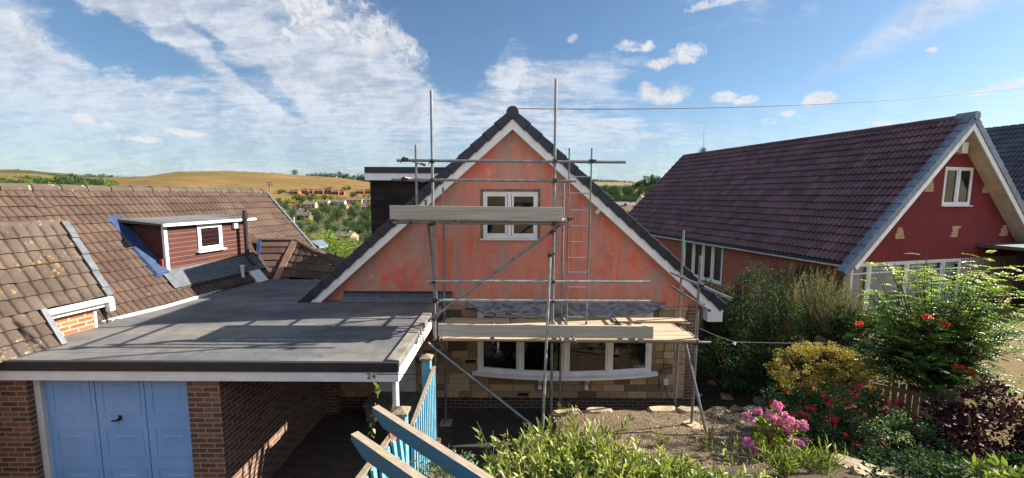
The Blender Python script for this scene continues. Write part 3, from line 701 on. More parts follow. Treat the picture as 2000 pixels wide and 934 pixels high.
for px in (1054, 1144):
    p = PY(px, 765, YG-.06); mb = MB(); mb.box((p.x-.035, YG-.14, bz0-.36), (p.x+.035, YG-.03, bz0-.30)); mb.box((p.x-.03, YG-.07, bz0-.32), (p.x+.03, YG-.035, bz0-.06)); mb.bar((p.x, YG-.06, bz0-.29), (p.x, YG-.3, bz0-.07), .05, .05, up=(0, 1, 1)); mb.build('bracket', 'white', bay)
# crumpled lead canopy
ca = PY(910, 589, YG-.02); cb = PY(1298, 589, YG-.02); cl = PY(1100, 617, YG-.42)
rows = []; nx = 90; rnd = random.Random(3)
for i_ in range(9):
    v = i_/8; row = []
    for j in range(nx+1):
        t = j/nx; e = .42*min(1, math.sin(math.pi*min(max(t, .0), 1))**.7*1.1)+.02
        nz = mnoise.noise(Vector((t*14, v*3, 1)))*.05+mnoise.noise(Vector((t*40, v*6, 2)))*.02
        x = lerp(ca.x, cb.x, t)+(0 if 0 < t < 1 else 0); zz = lerp(ca.z+.0, lerp(ca.z-.10, cl.z, min(1, e/.4)), v**.8)
        lip = .06*(mnoise.noise(Vector((t*18, 0, 9)))+.3*mnoise.noise(Vector((t*60, 0, 9)))) if i_ >= 7 else 0
        row.append((x, YG-.03-e*v, zz+nz*v-(lip if i_ == 8 else lip*.3)))
    rows.append(row)
mb = MB(); mb.grid(rows); can = mb.build('lead_canopy', 'canopy_lead', house, 'crumpled lead sheet over the bow window', smooth=True)
m_ = can.modifiers.new('t', 'SOLIDIFY'); m_.thickness = .012
for k in range(30):
    t0 = k/30; mb = MB()
    if rnd.random() < .55:
        a = rows[8][int(t0*nx)]; b = rows[8][min(nx, int(t0*nx)+3)]
        mb.poly([(a[0], a[1]-.008, a[2]-.004), (b[0], b[1]-.008, b[2]-.004), (b[0], b[1]-.03, b[2]+rnd.uniform(.015, .05)), (a[0], a[1]-.03, a[2]+rnd.uniform(.01, .04))]); mb.build('folded_lead_edge', 'whitepaint', can)
# roof: slabs, verge tiles, bargeboards, ridge
ex = .38; YB = YG-.17
s_ = Vector((-1, 0, -SLP)).normalized(); r_ = Vector((1, 0, -SLP)).normalized()
top = Vector((XA, YB+.02, ZA+.30)); L = 6.05
tiled('roof_slope', (XA, YB+.10, ZA+.26), (0, 1, 0), r_, 4.7, L, .3, .33, 'tile_dark', house, .03, .03, 'wave')
tiled('roof_slope', (XA, YB+.10, ZA+.26), (0, 1, 0), s_, 4.7, L+.25, .3, .33, 'tile_dark', house, .03, .03, 'wave')
mb = MB()
for d, LL in ((s_, L+.1), (r_, L)):
    up = Vector((-d.z, 0, d.x)) if d.x > 0 else Vector((d.z, 0, -d.x)); 
    up = Vector((abs(d.z)*(1 if d.x > 0 else -1), 0, abs(d.x)))
    a = Vector((XA, YB+.1, ZA+.04)); a2 = a+Vector((0, 4.7, 0)); b = a+d*LL; b2 = a2+d*LL
    mb.hexa([a, b, b2, a2, a+up*.10, b+up*.10, b2+up*.10, a2+up*.10])
mb.build('roof_deck', 'dark', house)
mb = MB(); vb = MB(); bb = MB(); vl = []
for d, LL in ((s_, L+.12), (r_, L+.22)):
    up = Vector((abs(d.z)*(1 if d.x > 0 else -1), 0, abs(d.x)))
    k = 0; n_ = int(LL/.33)
    for k in range(n_):
        st = Vector((XA, YB, ZA+.19))+d*(.02+k*.33); en = st+d*.36
        base = st-up*.03; be = en-up*.055
        t1 = st+up*.125; t2 = en+up*.148
        Y0, Y1 = -.045, .14
        mb.hexa([base+Vector((0, Y0, 0)), be+Vector((0, Y0, 0)), be+Vector((0, Y1, 0)), base+Vector((0, Y1, 0)), t1+Vector((0, Y0, 0)), t2+Vector((0, Y0, 0)), t2+Vector((0, Y1, 0)), t1+Vector((0, Y1, 0))] if d.x > 0 else
                [be+Vector((0, Y0, 0)), base+Vector((0, Y0, 0)), base+Vector((0, Y1, 0)), be+Vector((0, Y1, 0)), t2+Vector((0, Y0, 0)), t1+Vector((0, Y0, 0)), t1+Vector((0, Y1, 0)), t2+Vector((0, Y1, 0))])
        # stepped notch hanging over the board
        for q in (0,):
            c_ = st+d*.02
    a = Vector((XA, YB, ZA+.19)); LB = LL-.22
    bo = [a-up*.04, a+d*LB-up*.04, a+d*LB-up*.30, a-up*.30]
    pts = [Vector((XA, YB, a.z-.01/abs(d.x))), a+d*LB-up*.01, a+d*LB-up*.19, Vector((XA, YB, a.z-.19/abs(d.x)))]
    f0 = [p+Vector((0, -.012, 0)) for p in pts]; f1 = [p+Vector((0, .03, 0)) for p in pts]
    bb.hexa([f0[3], f0[2], f1[2], f1[3], f0[0], f0[1], f1[1], f1[0]])
    # soffit back to the wall
    p = [Vector((XA, 0, a.z-.18/abs(d.x))), a+d*LB-up*.18]
    bb.poly([(p[0].x, YB+.02, p[0].z), (p[1].x, YB+.02, p[1].z), (p[1].x, YG+.02, p[1].z), (p[0].x, YG+.02, p[0].z)])
mb.build('verge_tiles', 'verge_dark', house, 'navy stepped verge tiles', bevel=.008)
bb.build('bargeboard', 'white', house)
mb = MB(); c = Vector((XA, YB-.06, ZA+.265))
for k in range(10): mb.tube(c+Vector((0, k*.46, 0)), c+Vector((0, k*.46+.46, 0)), .128, .122, 20)
mb.build('ridge_tiles', 'verge_dark', house, bevel=.012)
mb = MB(); d = r_; up = Vector((abs(d.z), 0, abs(d.x))); e = Vector((XA, YB, ZA+.19))+r_*(L-.05)     # box end at the eaves, with gutter
mb.box((e.x-.30, YB-.01, e.z-.27), (e.x+.02, YB+.25, e.z-.02)); mb.build('box_end', 'white', house)
p = PY(1175, 410, YG-.2); mb = MB(); mb.bar((p.x+.07, YG-.1, p.z+.12), (p.x-.1, YG-.1, p.z-.08), .12, .07); mb.build('purlin_end', 'cream', house)
# dormer on the left slope
Yd = 10.1; a = PY(722, 350, Yd); f0 = PY(712, 326, Yd-.15); f1 = PY(712, 338, Yd-.15); f2 = PY(712, 352, Yd-.15)
dm = MB(); zt = PY(722, 350, Yd).z; xr = XA-.2
rr = 5; mb = MB(); 
import itertools
def hung(x0, x1, z0, z1, y, mat, parent, name='tile_cheek'):
    return tiled(name, (x0, y, z1), (1, 0, 0), (0, 0, -1), x1-x0, z1-z0, .17, .10, mat, parent, 0, .022, 'flat', ns=1)
hung(a.x, XA-.6, 2.0, zt, Yd, 'tile_black', house)
mb.box((a.x, Yd+.03, 2.0), (XA-.6, Yd+1.8, zt)); mb.build('dormer_box', 'dark', house)
mb = MB(); mb.box((f0.x, Yd-.15, f2.z), (XA-.75, Yd-.10, f1.z)); mb.box((f0.x-.02, Yd-.1, f2.z), (f0.x+.03, Yd+1.9, f1.z)); mb.build('dormer_fascia', 'white', house)
mb = MB(); mb.box((f0.x, Yd-.17, f1.z+.003), (XA-.70, Yd+2.0, f0.z)); mb.build('dormer_roof', 'feltedge', house)
# front door and step
mb = MB(); mb.box((DX0, YG+.02, DZ0), (DX1, YG+.08, 2.1)); 
for k in range(2): 
    x0 = DX0+.12+k*(DX1-DX0-.16)/2; mb.box((x0, YG+.0, DZ0+.15), (x0+(DX1-DX0)/2-.18, YG+.02, DZ0+.75)); mb.box((x0, YG+.0, DZ0+.95), (x0+(DX1-DX0)/2-.18, YG+.02, 1.9))
mb.build('front_door', 'whitepaint', house, bevel=.006)
mb = MB(); mb.box((DX0-.1, YG-.55, -.02), (DX1+.15, YG+.02, DZ0-.02)); mb.box((DX0-.14, YG-.6, DZ0-.02), (DX1+.2, YG+.02, DZ0+.03)); mb.build('door_step', 'concrete', house, bevel=.012)
# meter box, cable, vent, flashing
p = PY(1300, 746, YG-.05); mb = MB(); mb.box((p.x-.05, YG-.09, p.z-.06), (p.x+.05, YG-.02, p.z+.07)); mb.build('meter_box', 'whitepaint', house, bevel=.006)
mb = MB(); q = [(1300, 752), (1296, 762), (1288, 760), (1287, 735), (1297, 715), (1296, 690), (1300, 665)]; mb.path([PY(x, y, YG-.045) for x, y in q], .006); mb.path([PY(x, y, YG-.045) for x, y in [(1300, 752), (1302, 772), (1312, 782)]], .006); mb.path([PY(x, y, YG-.045) for x, y in [(1287, 725), (1310, 718), (1332, 712)]], .006); mb.build('wall_cable', 'cable', house)
for px, py in ((1022, 771), (919, 706)):
    p = PY(px, py, YG-.05); mb = MB(); mb.box((p.x-.12, YG-.045, p.z-.035), (p.x+.12, YG-.036, p.z+.035)); mb.build('air_brick', 'dark', house)
rows = []; a = PY(672, 570, YG); b = PY(884, 574, YG)
for v in range(5):
    rows.append([(lerp(a.x, b.x, j/40), YG-.02-.05*v*(v > 1)-.012*abs(mnoise.noise(Vector((j*.3, v, 0)))), lerp(a.z+.0, 2.485, v/4)) for j in range(41)])
mb = MB(); mb.grid(rows); mb.build('wall_flashing', 'lead', house, 'lead flashing where the flat roof meets the wall')
mb = MB(); mb.box((a.x, YG-.03, a.z-.02), (b.x, YG-.004, a.z+.02)); mb.build('flashing_batten', 'verge_dark', house)

# ------------------------------------------------------------------ garage and flat roofed carport
ZC = 2.475; YF = 5.35
cport = thing('garage_with_carport', 'blue doored garage and carport under one flat felt roof', 'garage', (-3, YF, 0))
pr = PY(779, 725, YF); XE = pr.x; XW0 = PZ(0, 698, ZC).x-.05; LB_ = PZ(500, 548, ZC); YR = PZ(560, 546, ZC).y
# felt roof with a small kerb; the left edge follows the neighbour's eaves
lf = PZ(0, 700, ZC); lf2 = PZ(190, 634, ZC); lf3 = PZ(330, 600, ZC); lf4 = PZ(503, 548, ZC)
edge = [Vector((lf.x-.05, YF, ZC)), lf, lf2, lf3, lf4]
gx = 60; rows = []
def xleft(y):
    for a, b in zip(edge, edge[1:]):
        if y <= b.y: return lerp(a.x, b.x, max(0, (y-a.y)/(b.y-a.y)))
    return edge[-1].x
ny = 60
for i_ in range(ny+1):
    y = lerp(YF, YR, i_/ny); x0 = xleft(y); xr_ = XE-.03 if y < YG else XL+.2
    rows.append([(lerp(x0, xr_, j/gx), y, ZC+.006*mnoise.noise(Vector((j*.12, i_*.12, 0)))) for j in range(gx+1)])
mb = MB(); mb.grid(rows); o = mb.build('felt_roof', 'felt', cport, 'grey felt flat roof', smooth=True)
p725 = PY(500, 726, YF-.02).z; p745 = PY(500, 746, YF-.03).z
mb = MB(); mb.box((edge[0].x-.3, YF-.03, p725), (XE, YF+.03, ZC+.018)); mb.build('felt_drip', 'feltedge', cport)
mb = MB(); mb.box((edge[0].x-.3, YF-.012, p745), (XE-.002, YF+.02, p725-.003)); mb.build('fascia', 'white', cport, 'white fascia board above the garage door')
mb = MB(); mb.box((XE-.02, YF+.02, p745), (XE+.004, YG-.05, p725+.02)); mb.build('side_fascia', 'white', cport)
mb = MB(); mb.hexa([(XE-.17, YF+.03, ZC-.03), (XE, YF+.03, ZC-.06), (XE, YG-.05, ZC-.06), (XE-.17, YG-.05, ZC-.03), (XE-.17, YF+.03, ZC+.05), (XE, YF+.03, ZC+.035), (XE, YG-.05, ZC+.035), (XE-.17, YG-.05, ZC+.05)]); mb.build('felt_kerb', 'feltkerb', cport, bevel=.01)
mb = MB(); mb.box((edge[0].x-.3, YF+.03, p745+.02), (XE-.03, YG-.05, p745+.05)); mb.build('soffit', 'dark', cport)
xd0 = PY(85, 745, 5.55).x; xd1 = PY(376, 745, 5.55).x; xp1 = PY(428, 745, 5.42).x
zh = p745+.02
mb = MB(); mb.box((xd0-1.6, 5.42, -.02), (xd0-.09, 5.66, zh)); mb.build('brick_pier', 'brown_brick', cport)
mb = MB(); mb.box((xd1+.02, 5.42, -.02), (xp1, 5.66, zh)); mb.build('brick_pier', 'brown_brick', cport)
mb = MB(); mb.box((xp1-.11, 5.66, -.02), (xp1, YG-.25, zh)); mb.build('side_wall', 'brown_brick', cport); mb = MB(); mb.box((xp1-.11, YG-.25, -.02), (xp1+.28, YG-.06, zh)); mb.build('brick_pier', 'brown_brick', cport); mb = MB(); mb.box((xd0-1.6, 5.66, -.02), (xd0-1.5, YR, zh)); mb.build('side_wall', 'brown_brick', cport); mb = MB(); mb.box((xd0-1.5, YR-.1, -.02), (XL-.01, YR, zh)); mb.build('side_wall', 'brown_brick', cport)
mb = MB(); mb.box((xd0-.09, 5.50, -.02), (xd0, 5.62, zh)); mb.build('door_jamb', 'whitepaint', cport)
yd = 5.56; mb = MB(); zb = .04; zt_ = zh
mb.box((xd0, yd, zb), (xd1, yd+.04, zt_)); door = mb.build('garage_door', 'garagedoor', cport, 'pale blue panelled up and over garage door')
Wd = xd1-xd0; 
for k in range(3):
    a = xd0+Wd*k/3; b = a+Wd/3
    mb = MB()
    for (z0, z1) in ((1.60, 2.16), (.98, 1.40), (.15, .80)):
        x0, x1 = a+.10, b-.07
        mb.box((x0, yd-.006, z0), (x1, yd, z0+.012)); mb.box((x0, yd-.006, z1-.012), (x1, yd, z1)); mb.box((x0, yd-.006, z0+.012), (x0+.012, yd, z1-.012)); mb.box((x1-.012, yd-.006, z0+.012), (x1, yd, z1-.012))
        x0 += .12; x1 -= .12; c0, c1 = z0+.12, z1-.12
        mb.hexa([(x0, yd, c0), (x1, yd, c0), (x1, yd+.01, c0), (x0, yd+.01, c0), (x0+.02, yd-.008, c1), (x1-.02, yd-.008, c1), (x1, yd, c1+.01), (x0, yd, c1+.01)])
    mb.build('raised_panel', 'garagedoor', door)
    if k: mb = MB(); mb.box((a-.006, yd-.003, zb), (a+.004, yd+.001, zt_)); mb.build('panel_groove', simple('door_groove', '#37619a', bump=0), door)
p = PY(233, 819, yd-.02); mb = MB(); mb.tube((p.x, yd, p.z), (p.x, yd-.05, p.z), .02, n=10); mb.bar((p.x+.01, yd-.05, p.z), (p.x-.08, yd-.05, p.z-.012), .02, .022); mb.box((p.x-.022, yd-.012, p.z-.015), (p.x+.022, yd-.002, p.z+.055)); mb.build('door_handle', 'black', door, bevel=.003)
p = PY(772, 770, YF+.1); mb = MB(); mb.tube((p.x, YF+.12, -.02), (p.x, YF+.12, zh), .045, n=16); mb.build('post', 'whitepaint', cport, smooth=True)
# house number, read from the street
cu = bpy.data.curves.new('house_number', 'FONT'); cu.body = '24'; cu.size = .115; cu.extrude = .004; cu.space_character = 1.15
to = bpy.data.objects.new('tmp_text', cu); C.objects.link(to); bpy.context.view_layer.update()
me = bpy.data.meshes.new_from_object(to.evaluated_get(bpy.context.evaluated_depsgraph_get())); bpy.data.objects.remove(to)
me.materials.clear(); me.materials.append(simple('number_metal', '#70767e', '#5a6068', 30, .4, .5)); p = PY(716, 740, YF-.02)
o = bpy.data.objects.new('house_number', me); me.transform(Matrix.Translation((p.x, YF-.017, p.z)) @ Matrix.Rotation(R(90), 4, 'X')); link(o, cport)
p = PY(735, 731, YF-.03); q = PY(823, 731, 4.6)
# string of wires from the fascia to the fence post
mb = MB(); mb.tube(p, q, .006); a = PY(784, 746, YF); mid = PY(802, 739, 5.0); mb.path([a, PY(792, 745, 5.2), mid, PY(812, 743, 4.8), PY(828, 752, 4.62)], .0035); tag(mb.build('washing_line', 'cable'), 'thin wire strung from the carport fascia to the blue fence post', 'wire')

# ------------------------------------------------------------------ neighbour on the left
YAW = R(9); lr = Vector((math.sin(YAW), math.cos(YAW), 0)); ln = Vector((math.cos(YAW), -math.sin(YAW), 0))
E0 = PZ(187, 635, ZC); ZRL = PY(300, 374, 10).z
TP = 1.10; rise = H+.10-ZC; wrun = rise/TP
left = thing('bungalow', 'brown tiled bungalow with a red clad dormer left of the flat roof', 'house', (E0.x-1.5, E0.y, 0))
RG = E0-ln*wrun+Vector((0, 0, rise))      # ridge point beside E0
down = (ln*wrun-Vector((0, 0, rise))).normalized(); SLEN = math.hypot(wrun, rise)
planeN = lr.cross(down).normalized(); planeN = planeN if planeN.z > 0 else -planeN
def PR(px, py): return PP(px, py, E0, planeN)
# far end of ridge
tst = PR(520, 380); uend = (tst-RG).dot(lr); ust = -7.0
O = RG+lr*ust
tiled('roof_slope', O, lr, down, uend-ust, SLEN+.45, .125, .24, 'tile_left', left, .024, .027, 'roman')
mb = MB(); k = ust
rn = random.Random(2)
while k < uend-.05:
    c0 = RG+lr*k+Vector((0, 0, .0)); c1 = RG+lr*min(k+.44, uend+.03)+Vector((0, 0, .0)); mb.tube(c0+Vector((0, 0, -.02)), c1+Vector((0, 0, -.02+rn.uniform(-.006, .006))), .115, .105, 14); k += .45
mb.build('ridge_tiles', 'tile_old', left)
mb = MB(); mb.hexa([RG+lr*ust-Vector((0, 0, .06)), RG+lr*uend-Vector((0, 0, .06)), RG+lr*uend+down*(SLEN+.3)-Vector((0, 0, .06)), RG+lr*ust+down*(SLEN+.3)-Vector((0, 0, .06)),
                    RG+lr*ust-Vector((0, 0, .02)), RG+lr*uend-Vector((0, 0, .02)), RG+lr*uend+down*(SLEN+.3)-Vector((0, 0, .02)), RG+lr*ust+down*(SLEN+.3)-Vector((0, 0, .02))][0:8]); mb.build('roof_deck', 'dark', left)
down2 = Vector((-down.x*1, -down.y*1, down.z)); down2 = (-ln*wrun-Vector((0, 0, rise))).normalized()
tiled('roof_slope', RG+lr*uend, -lr, down2, uend-ust, SLEN*1.6, .30, .345, 'tile_left', left, .022, .028, 'roman', ns=4)
# body below
mb = MB(frame((E0.x, E0.y, 0), ln, lr)); w2 = 2*wrun
mb.box((-w2*1.1, ust+.3, -1), (-.25, uend-.25, ZC-.25)); mb.build('wall', 'brown_brick', left)
mb = MB(frame((E0.x, E0.y, 0), ln, lr)); mb.poly([(-w2-.2, uend-.25, ZC-.3), (-.1, uend-.25, ZC-.3), (-wrun, uend-.25, H-.05)]); mb.build('gable', 'brown_brick', left); mb = MB(frame((E0.x, E0.y, 0), ln, lr)); mb.poly([(-w2-.2, ust+.3, ZC-.3), (-.1, ust+.3, ZC-.3), (-wrun, ust+.3, H-.05)]); mb.build('gable', 'brown_brick', left)
mb = MB()   # grey verge cap at the far end
for k in range(int(SLEN/.34)):
    a = RG+lr*(uend+.02)+down*(k*.34); b = a+down*.36; mb.bar(a+Vector((0, 0, .035)), b+Vector((0, 0, .055)), .10, .09, tuple(planeN))
mb.build('verge_caps', 'lead', left)
a = RG+lr*(uend+.06); mb = MB(); mb.bar(a+down*.1-Vector((0, 0, .1)), a+down*SLEN-Vector((0, 0, .1)), .03, .16, tuple(planeN)); mb.build('bargeboard', 'whitepaint', left)
a = PY(606, 471, 15.2); b = PY(618, 483, 14.4); mb = MB(); mb.hexa([a+Vector((0, 0, -.1)), b+Vector((.1, 0, -.05)), b+Vector((.2, .5, -.05)), a+Vector((.15, .6, -.1)), a, b+Vector((.1, 0, 0.03)), b+Vector((.2, .5, .03)), a+Vector((.15, .6, 0))]); mb.build('lean_to_roof', 'verge_blue', left)
# gutter trim along the flat roof
mb = MB(); 
for a, b in zip(edge, edge[1:]): mb.bar(a+Vector((-.03, 0, .02)), b+Vector((-.03, 0, .02)), .05, .06)
mb.build('edge_trim', 'whitepaint', cport, 'white trim between the felt roof and the neighbouring tiles')
# red dormer
D1 = PR(328, 537); mt = frame((0, 0, 0), ln, lr)
fc = D1; u0 = 0
def PF(px, py): q = PP(px, py, fc, ln); return (q-fc).dot(lr), q.z
uR = PF(487, 505)[0]; zTop = (PF(322, 437)[1]+PF(487, 429)[1])/2; zBot = min(D1.z, PF(487, 505)[1])-.05
F = frame((D1.x, D1.y, 0), ln, lr)
def zroof(xl, yl): # roof plane height at local coords
    p = Vector((D1.x, D1.y, 0))+ln*xl+lr*yl; return E0.z-((p-E0).dot(planeN.xy.to_3d()))/planeN.z
mb = MB(F); mb.box((-.08, 0, D1.z-.02), (0, uR, zTop-.02)); mb.build('dormer_front', 'cladding', left, 'red shiplap dormer front')
back = -(zTop-D1.z)/TP-.1
mchk = simple('dormer_cheek_red', '#4a1c18', '#3a1512', 5, .7)
for yy in (0.0, uR-.03): mb = MB(F); mb.poly([(-.02, yy, D1.z-.02), (-.02, yy, zTop-.02), (back, yy, zTop-.02)]); mb.build('dormer_cheek', mchk, left)
mb = MB(F); mb.hexa([(.10, -.12, zTop-.02), (.10, uR+.12, zTop-.02), (back-.15, uR+.12, zTop+.06), (back-.15, -.12, zTop+.06), (.10, -.12, zTop+.02), (.10, uR+.12, zTop+.02), (back-.15, uR+.12, zTop+.13), (back-.15, -.12, zTop+.13)][0:8]); mb.build('dormer_roof', 'felt', left)
mb = MB(F); 
for k in range(16): y0 = -.1+k*(uR*.72)/16; mb.box((back-.42, y0, zTop+.10+.22), (back-.05, y0+uR*.72/16-.01, zTop+.135+.012*(k % 2))) if False else mb.hexa([(back-.05, y0, zTop+.12), (back-.05, y0+uR*.045, zTop+.12), (back-.33, y0+uR*.045, zTop+.36), (back-.33, y0, zTop+.36), (back-.05, y0, zTop+.145), (back-.05, y0+uR*.045, zTop+.145), (back-.33, y0+uR*.045, zTop+.395), (back-.33, y0, zTop+.395)])
mb.build('dormer_apron', 'lead', left)
mb = MB(F); mb.box((.10, -.13, zTop-.035), (.15, uR+.16, zTop+.025)); mb.build('dormer_fascia', 'whitepaint', left)
mb = MB(F); mb.box((-.05, -.02, D1.z-.03), (.012, .05, zTop-.03)); mb.build('corner_trim', 'whitepaint', left)
mb = MB(F); mb.box((-.05, uR-.03, D1.z-.03), (.012, uR+.01, zTop-.03)); mb.box((-.10, -.075, D1.z-.03), (-.03, -.022, D1.z+.35)); mb.build('corner_trim', 'trim', left)
rows = []
for v in range(4): rows.append([Vector((.0+.11*v, -.15+j*(uR+.3)/30, D1.z+.03-.11*v*TP+.012*mnoise.noise(Vector((j, v, 0)))+.085)) for j in range(31)])
mb = MB(F); mb.grid(rows); mb.build('dormer_flashing', 'lead', left)
mb = MB(F); mb.hexa([(.06, -.30, D1.z+.0), (.06, -.02, D1.z+.0), (back, -.02, D1.z-back*TP+.0), (back, -.30, D1.z-back*TP+.0), (.06, -.26, D1.z+.07), (.06, -.02, D1.z+.10), (back, -.02, D1.z-back*TP+.09), (back, -.26, D1.z-back*TP+.06)]); mb.build('cheek_flashing', 'bluelead', left)
wa = PF(383, 438); wb = PF(434, 484); casement(wa[0], wb[0], wb[1], min(wa[1], zTop-.05), -.03, left, [], .05, 'small white dormer window', .05, mtx=frame((D1.x, D1.y, 0), lr, -ln), sill=True, glass='glassfar')
mb = MB(frame((D1.x, D1.y, 0), lr, -ln)); mb.poly([(wa[0], -.025+.05, wb[1]), (wb[0], .025, wb[1]), (wb[0], .025, zTop-.05), (wa[0], .025, zTop-.05)]); mb.build('window_room', simple('room_grey', '#2b3334', bump=0), left)
va = PF(453, 441); mb = MB(F); mb.box((0, va[0]-.0, va[1]-.07), (.07, va[0]+.12, va[1]+.07)); mb.box((.07, va[0]+.02, va[1]-.05), (.078, va[0]+.10, va[1]+.05)); mb.build('vent_box', 'whitepaint', left, bevel=.006)
pa = PF(467, 424); vx = .22
mb = MB(F); mb.path([(vx-.05, pa[0], zTop+.22), (vx-.05, pa[0], D1.z+.14), (vx+.14, pa[0]+.03, D1.z-.10)], .052, 14); mb.tube((vx-.05, pa[0], zTop+.0), (vx-.05, pa[0], zTop+.10), .066, n=14); mb.tube((vx-.05, pa[0], zTop+.2), (vx-.05, pa[0], zTop+.25), .035, n=10); mb.build('soil_pipe', 'ironpipe', left, smooth=True)
q = PF(456, 512); mb = MB(F); mb.tube((.34, q[0]-.1, D1.z-.42), (.34, q[0]-.1, D1.z-.08), .04, n=12); mb.tube((.34, q[0]-.1, D1.z-.10), (.34, q[0]-.1, D1.z-.05), .055, n=12); mb.build('vent_cowl', 'whitepaint', left, smooth=True)
mb = MB(F); mb.hexa([(.25, pa[0]-.15, zroof(.25, 0)+.03), (.6, pa[0]-.15, zroof(.6, 0)+.03), (.6, pa[0]+.2, zroof(.6, 0)+.03), (.25, pa[0]+.2, zroof(.25, 0)+.03), (.25, pa[0]-.15, zroof(.25, 0)+.11), (.6, pa[0]-.15, zroof(.6, 0)+.11), (.6, pa[0]+.2, zroof(.6, 0)+.11), (.25, pa[0]+.2, zroof(.25, 0)+.11)]); mb.build('pipe_flashing', 'whitepaint', left)
# raised roof over the brick bay, near left
B0 = PZ(185, 640, ZC); B1 = B0+lr*(-.72); G = PP(205, 580, B0+ln*.12, ln); 
T_ = PP(118, 436, G, lr); dA = (G-T_); SA = dA.length; dA = dA.normalized()
drun = dA.dot(ln); tanA = -dA.z/drun
print('plane A slope', tanA, SA, 'T over main', T_.z-(E0.z-((T_-E0).dot(planeN.xy.to_3d()))/planeN.z))
gl = PP(75, 605, G, ln); ug = (G-gl).dot(lr)
rb = thing('raised_roof_bay', 'lichen covered lower roof with white gutter over an orange brick wall', 'roof bay', (B0.x, B0.y, 0))
tiled('roof_slope', T_, -lr, dA, 5.0, SA, .16, .235, 'tile_old', rb, .032, .03, 'roman')
tiled('roof_slope', G-lr*ug, -lr, dA, 5.0-ug, .62, .16, .235, 'tile_old', rb, .032, .03, 'roman')
nA = (-lr).cross(dA).normalized(); nA = nA if nA.z > 0 else -nA
mb = MB()
for k in range(12): a = T_-lr*(k*.44-.05); mb.tube(a-nA*.02-ln*.03, a-lr*.45-nA*.02-ln*.03, .085, n=12)
mb.build('ridge_tiles', 'tile_old', rb)
mb = MB()
for k in range(int(SA/.33)+1): a = T_+lr*.03+dA*(k*.33); mb.bar(a+nA*.02, a+dA*min(.34, SA-k*.33+.02)+nA*.045, .10, .10, tuple(nA))
mb.build('verge_caps', 'lead', rb)
mb = MB(); a = T_+lr*.01; mb.poly([a, G+lr*.01, G+lr*.01-Vector((0, 0, .5)), T_-Vector((0, 0, .5))]); mb.build('verge_cheek', 'verge_dark', rb)
mb = MB(); a = G+lr*.06+ln*.05-Vector((0, 0, .05)); b = G-lr*ug+ln*.05-Vector((0, 0, .05)); mb.tube(a, b, .052, n=12); mb.box((0, 0, 0), (0, 0, 0)) if False else None; mb.build('gutter', 'white', rb, smooth=True)
mb = MB(); mb.bar(a-ln*.06-Vector((0, 0, .05)), b-ln*.06-Vector((0, 0, .05)), .03, .13); mb.box((a.x-.06, a.y-.06, a.z-.2), (a.x+.02, a.y+.03, a.z-.02)); mb.build('fascia', 'white', rb)
FB = frame((B0.x, B0.y, 0), ln, lr)
mb = MB(FB); mb.box((-.2, -ug-.02, 1.6), (0, 0, G.z-.06)); mb.build('brick_wall', 'orange_brick', rb)
mb = MB(FB); mb.box((-.2, 0, 1.6), (.012, .04, G.z-.08)); mb.build('corner_board', 'whitepaint', rb)
a = G-lr*ug+nA*.03; mb = MB(); mb.bar(a+lr*.02, a+lr*.02+dA*.62, .07, .09, tuple(nA)); mb.build('flashing', 'lead', rb)
p = PP(116, 612, B0, ln); mb = MB(); mb.tube(p, p+ln*.1, .035, n=12); mb.build('overflow_vent', 'terracotta', rb)
# tiled rear extension with a shaded tile-hung face
ext = thing('rear_extension', 'small tiled extension with dark hung tiles at the end of the flat roof', 'extension', PZ(560, 546, ZC-.1))
Yx = YR+.12
a = PY(578, 470, Yx+.9); b = PY(540, 549, Yx); c = PY(652, 552, Yx); d = PY(668, 524, Yx+2.2)
nn = (b-a).cross(c-a).normalized(); nn = nn if nn.z > 0 else -nn
dwn = (b-a).normalized(); uu = nn.cross(dwn).normalized(); uu = uu if uu.x > 0 else -uu
n4 = nn; d4 = PP(668, 524, a, n4); c4 = PP(660, 552, a, n4)
loc2 = lambda p: ((p-a).dot(uu), (p-a).dot(dwn))
P4 = [loc2(q) for q in (a, b, c4, d4)]
def inside(px_, py_, P):
    s = 0
    for i_ in range(len(P)):
        x0, y0 = P[i_]; x1, y1 = P[(i_+1) % len(P)]; cr = (x1-x0)*(py_-y0)-(y1-y0)*(px_-x0); s += 1 if cr > 0 else -1
    return abs(s) == len(P)
Umax = max(p[0] for p in P4)+.1; Vmax = max(p[1] for p in P4)+.1
tiled('roof_slope', a, uu, dwn, Umax, Vmax, .22, .26, 'tile_left', ext, .018, .024, 'roman', clip=lambda x, y: inside(x, y, P4))
mb = MB(); 
for k in range(7): mb.tube(a.lerp(d4, k/7)+Vector((0, 0, .0)), a.lerp(d4, (k+1)/7), .07, .06, 10)
mb.build('hip_tiles', 'tile_left', ext)
mb = MB(); mb.bar(a+Vector((0, -.02, .01)), b+Vector((0, -.02, .01)), .18, .07, tuple(nn)); mb.build('verge_board', simple('brown_verge', '#8f6f5c', '#7a5c4a', 5, .8), ext)
e1 = PY(510, 470, Yx+.6); e2 = PY(500, 549, Yx-.05); 
t0 = e1; dd = (e2-e1).normalized(); uu2 = (a-e1); uu2 = Vector((uu2.x, 0, 0)).normalized()
tiled('hung_tiles', e1, (a-e1).normalized(), dd, (a-e1).length-.05, (e2-e1).length, .3, .2, 'tile_shade', ext, .0, .03, 'flat', ns=2)
mb = MB(); mb.bar(e1+Vector((-.02, -.03, .05)), e2+Vector((-.02, -.03, .0)), .09, .07); mb.build('lead_corner', 'bluelead', ext)
mb = MB(); 
for k in range(6): mb.tube(e1.lerp(a, k/6)+Vector((0, 0, .02)), e1.lerp(a, (k+1)/6)+Vector((0, 0, .02)), .05, .045, 8)
mb.build('top_tiles', 'tile_old', ext)
